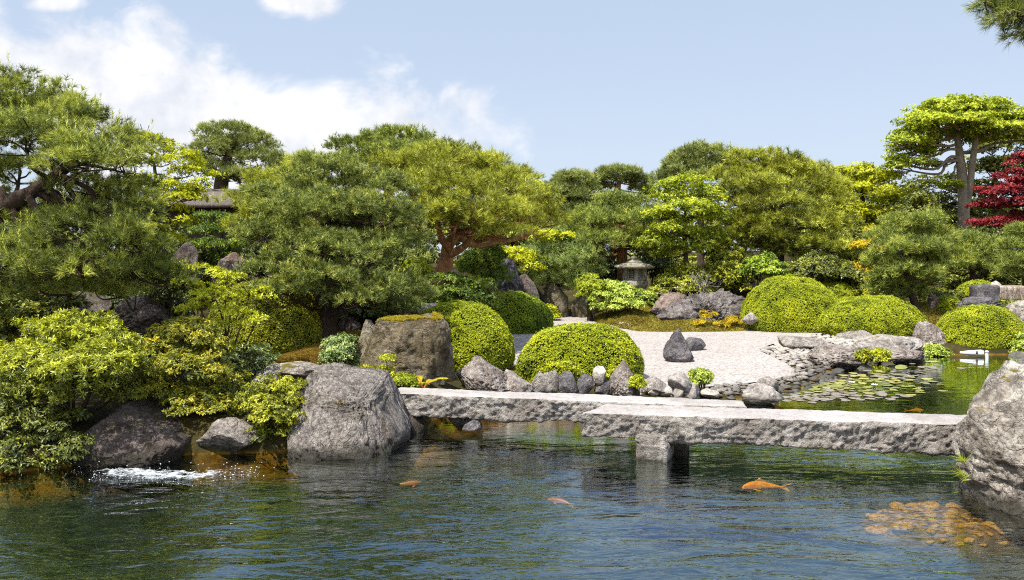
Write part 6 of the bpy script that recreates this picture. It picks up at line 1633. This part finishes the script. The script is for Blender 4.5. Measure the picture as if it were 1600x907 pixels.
# ================================================================ churned white water below the left bank
def splash():
    rng = np.random.default_rng(6)
    m, nt, out = new_mat('foam')
    tc = nd(nt, 'ShaderNodeTexCoord').outputs['Object']
    pr = nd(nt, 'ShaderNodeBsdfPrincipled', ins={'Base Color': (0.72, 0.75, 0.76, 1), 'Roughness': 0.35})
    nt.links.new(pr.outputs[0], out.inputs[0])
    V0, F0 = ico(1); pv, pf = [], []; off = 0
    path = curve_pts(np.array([G(135, 742)[:2], G(185, 741)[:2], G(240, 745)[:2], G(300, 747)[:2], G(345, 741)[:2], G(385, 734)[:2]]), 16)
    # a low churned crest of foam, thin at its edges
    n, mm = len(path), 26
    tg = unit(np.gradient(path, axis=0)); nr = np.stack([-tg[:, 1], tg[:, 0]], 1)
    s_ = np.linspace(0, 1, n)[:, None]; w_ = np.linspace(-1, 1, mm)[None, :]
    wid = 0.05 + 0.17 * np.sin(np.pi * np.clip(s_ * 0.9 + 0.08, 0, 1)) ** 0.8
    XY = path[:, None] + nr[:, None] * (w_ * wid)[..., None]
    pp = np.concatenate([XY, np.zeros((n, mm, 1))], -1).reshape(-1, 3)
    st = np.stack([np.repeat(s_ * 9, mm, 1), np.repeat(w_, n, 0) * 5 + fbm(pp * 3, 5, 2).reshape(n, mm) * 1.6, np.zeros((n, mm))], -1).reshape(-1, 3)
    f1 = fbm(st, 9, 4, 0.6, ridged=True).reshape(n, mm)
    edge = (1 - np.abs(w_) ** 2.2) * np.clip(np.minimum(s_ / 0.15, (1 - s_) / 0.3), 0, 1)
    z = 0.004 + edge * (0.018 + 0.022 * f1 + 0.018 * fbm(pp * 26, 3, 3).reshape(n, mm))
    a_ = np.clip(edge * 1.1 + f1 * 0.75 - 0.68, 0, 1)
    idx = np.arange(n * mm).reshape(n, mm)
    q = np.stack([idx[:-1, :-1], idx[1:, :-1], idx[1:, 1:], idx[:-1, 1:]], -1).reshape(-1, 4)
    fm, nt, out = new_mat('thin foam')
    at = nd(nt, 'ShaderNodeAttribute', attribute_name='tint').outputs['Fac']
    pos = nd(nt, 'ShaderNodeNewGeometry').outputs['Position']
    fn = noise(nt, pos, 34, 5, 0.7)
    al = nd(nt, 'ShaderNodeMapRange', interpolation_type='SMOOTHSTEP', ins={0: math_n(nt, 'ADD', at, math_n(nt, 'MULTIPLY_ADD', fn, 1.6, -0.8)), 1: 0.20, 2: 1.05, 3: 0.0, 4: 0.7}).outputs[0]
    d_ = nd(nt, 'ShaderNodeBsdfDiffuse', ins={'Color': (0.62, 0.66, 0.68, 1)}); t_ = nd(nt, 'ShaderNodeBsdfTransparent')
    mx = nd(nt, 'ShaderNodeMixShader', ins={0: al, 1: t_.outputs[0], 2: d_.outputs[0]}); nt.links.new(mx.outputs[0], out.inputs[0])
    o = link('foam', mesh_np('foam', np.concatenate([XY, z[..., None]], -1).reshape(-1, 3), q, 4, tint=a_.ravel(), smooth=True), fm)
    prop(o, 'white churned foam on the water below the dark wedge rock', 'foam', kind='stuff')
    for k in range(230):
        i = rng.integers(len(path)); c = path[i] + np.array([rng.normal(0.05, 0.22), rng.normal(-0.03, 0.13)])
        r = rng.uniform(0.0012, 0.0042); zz = rng.exponential(0.012) if k > 90 else rng.exponential(0.035)
        pv.append(V0 * r * np.array([rng.uniform(1, 2.2), 1, rng.uniform(0.7, 1.2)]) + np.array([c[0], c[1], zz])); pf.append(F0 + off); off += len(V0)
    o = link('spray', mesh_np('spray', np.concatenate(pv), np.concatenate(pf), 3, smooth=True), m)
    prop(o, 'fine droplets thrown up round the foam', 'spray', kind='stuff')
splash()

# grass sprigs on the right boulder and on the left boulder
def sprig(label, u, v, D, L, n, mat, seed, axis=(-0.5, -0.6, 0.5), name='grass_tuft'):
    rng = np.random.default_rng(seed); p = P(u, v, D)
    A = unit(np.array([axis]) + rng.normal(0, 0.2, (n, 3)))
    pos = p[None] + rng.normal(0, 0.012, (n, 3))
    o = foliage_obj(name, [tufts(rng, pos, A, L, 9, 0.006, (5, 55), 0.3, 'tri', np.full(n, 0.5), 0.2)], mat, None, p)
    o.location = p; prop(o, label, 'grass')
sprig('upper grass tuft growing from the left side of the right boulder', 1507, 722, 6.45, 0.10, 5, LEAF['grass'], 1)
sprig('lower grass tuft growing from the left side of the right boulder', 1508, 748, 6.4, 0.11, 5, LEAF['grass'], 2)
sprig('yellow-green sprig on the right foot of the big left boulder', 610, 692, 8.3, 0.07, 4, LEAF['lime'], 3, (0.2, -0.7, 0.6))
sprig('reddish dry sprig in the hollow of the big left boulder', 530, 630, 8.25, 0.09, 5, LEAF['redleaf'], 4, (0.1, -0.8, 0.3))
# ================================================================ camera, sun, sky
scene = bpy.context.scene
cam = bpy.data.cameras.new('camera'); co = bpy.data.objects.new('camera', cam); C.objects.link(co)
cam.sensor_width = 36; cam.lens = 36 * F / 1600; cam.clip_end = 2000; cam.clip_start = 0.05
cam.shift_y = -(453.5 - HOR) / 1600
co.location = (0, 0, CAMZ); co.rotation_euler = (math.radians(90), 0, 0)
scene.camera = co

SUN_EL, SUN_AZ = math.radians(62), math.radians(226)    # azimuth clockwise from +Y
sd = Vector((math.sin(SUN_AZ) * math.cos(SUN_EL), math.cos(SUN_AZ) * math.cos(SUN_EL), math.sin(SUN_EL)))
sl = bpy.data.lights.new('sun', 'SUN'); sl.energy = 4.6; sl.angle = math.radians(0.53); sl.color = (1.0, 0.955, 0.88)
so = bpy.data.objects.new('sun', sl); C.objects.link(so); so.rotation_euler = (-sd).to_track_quat('-Z', 'Y').to_euler(); so.location = (0, 0, 40)

w = bpy.data.worlds.new('World'); scene.world = w; w.use_nodes = True
nt = w.node_tree
for n in list(nt.nodes): nt.nodes.remove(n)
out = nt.nodes.new('ShaderNodeOutputWorld')
sky = nd(nt, 'ShaderNodeTexSky', sky_type='NISHITA', sun_disc=False, sun_elevation=SUN_EL, sun_rotation=SUN_AZ, air_density=1.0, dust_density=1.6, ozone_density=1.0, altitude=50)
tc = nd(nt, 'ShaderNodeTexCoord').outputs['Generated']
sp = nd(nt, 'ShaderNodeSeparateXYZ', ins={0: tc})
yy = math_n(nt, 'MAXIMUM', sp.outputs[1], 0.06)
cx = math_n(nt, 'DIVIDE', sp.outputs[0], yy); cz = math_n(nt, 'DIVIDE', sp.outputs[2], yy)
cv = nd(nt, 'ShaderNodeCombineXYZ', ins={0: cx, 1: cz, 2: 0.0}).outputs[0]
def blob(u, v, ru, rv):
    a = math_n(nt, 'MULTIPLY', math_n(nt, 'SUBTRACT', cx, (u - 800) / F), F / ru)
    b = math_n(nt, 'MULTIPLY', math_n(nt, 'SUBTRACT', cz, (HOR - v) / F), F / rv)
    d = math_n(nt, 'SQRT', math_n(nt, 'ADD', math_n(nt, 'MULTIPLY', a, a), math_n(nt, 'MULTIPLY', b, b)))
    return math_n(nt, 'SUBTRACT', 1.0, d)
m = None
for b in ((115, 115, 300, 125), (-120, 130, 260, 130), (395, 160, 150, 66), (540, 205, 270, 100), (475, 0, 75, 34), (85, 5, 70, 22), (330, 230, 360, 110), (640, 200, 90, 40), (200, 210, 300, 90)):
    q = blob(*b); m = q if m is None else math_n(nt, 'MAXIMUM', m, q)
nz = noise(nt, nd(nt, 'ShaderNodeMapping', ins={'Vector': cv, 'Scale': (1, 1.5, 1)}).outputs[0], 6.5, 7, 0.56, 0.35)
m = math_n(nt, 'MULTIPLY_ADD', math_n(nt, 'SUBTRACT', nz, 0.5), 2.9, m)
cm = nd(nt, 'ShaderNodeMapRange', interpolation_type='SMOOTHSTEP', ins={0: m, 1: 0.0, 2: 0.58, 3: 0.0, 4: 0.94}).outputs[0]
front = nd(nt, 'ShaderNodeMapRange', interpolation_type='SMOOTHSTEP', ins={0: sp.outputs[1], 1: 0.1, 2: 0.35}).outputs[0]
cm = math_n(nt, 'MULTIPLY', cm, front)
nz2 = noise(nt, cv, 9, 5, 0.6)
cc = ramp(nt, nz2, [(0.36, (3.9, 4.05, 4.4)), (0.58, (5.4, 5.35, 5.4))])
# clear air: pale towards the horizon, bluer above
e1 = nd(nt, 'ShaderNodeMapRange', interpolation_type='SMOOTHSTEP', ins={0: sp.outputs[2], 1: 0.0, 2: 0.36}).outputs[0]
air = mixc(nt, e1, (3.3, 3.75, 4.5), (2.72, 3.28, 4.15))
e2 = nd(nt, 'ShaderNodeMapRange', interpolation_type='SMOOTHSTEP', ins={0: sp.outputs[2], 1: 0.30, 2: 0.52}).outputs[0]
air = mixc(nt, e2, air, (1.35, 2.35, 4.6))
el = nd(nt, 'ShaderNodeMapRange', ins={0: sp.outputs[2], 1: 0.35, 2: 0.9, 3: 0.85, 4: 0.55}).outputs[0]
hz = mixc(nt, el, sky.outputs[0], air)
# unseen broken cloud overhead and behind the viewer, added to raise the fill
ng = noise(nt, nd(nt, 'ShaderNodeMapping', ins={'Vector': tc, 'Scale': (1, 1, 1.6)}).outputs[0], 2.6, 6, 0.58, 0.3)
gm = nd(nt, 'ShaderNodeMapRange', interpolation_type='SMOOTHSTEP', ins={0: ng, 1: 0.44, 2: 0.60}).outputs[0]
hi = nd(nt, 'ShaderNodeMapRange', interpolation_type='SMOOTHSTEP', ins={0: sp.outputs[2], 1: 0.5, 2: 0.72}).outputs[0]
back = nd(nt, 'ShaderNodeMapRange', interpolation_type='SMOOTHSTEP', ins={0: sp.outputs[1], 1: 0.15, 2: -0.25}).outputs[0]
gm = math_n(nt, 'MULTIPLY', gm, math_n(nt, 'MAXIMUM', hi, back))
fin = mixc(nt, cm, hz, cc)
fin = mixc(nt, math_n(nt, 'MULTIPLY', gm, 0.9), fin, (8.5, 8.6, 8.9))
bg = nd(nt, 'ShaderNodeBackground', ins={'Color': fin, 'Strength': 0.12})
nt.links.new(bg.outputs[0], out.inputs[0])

vs = scene.view_settings
vs.view_transform = 'Standard'; vs.look = 'None'; vs.exposure = 0.8; vs.gamma = 1.0
vs.use_curve_mapping = False
scene.render.engine = 'CYCLES'
cy = scene.cycles
cy.use_denoising = False; cy.filter_width = 1.1
cy.max_bounces = 6; cy.diffuse_bounces = 2; cy.glossy_bounces = 2; cy.transmission_bounces = 3; cy.transparent_max_bounces = 8
cy.caustics_reflective = False; cy.caustics_refractive = False
cy.sample_clamp_indirect = 6.0
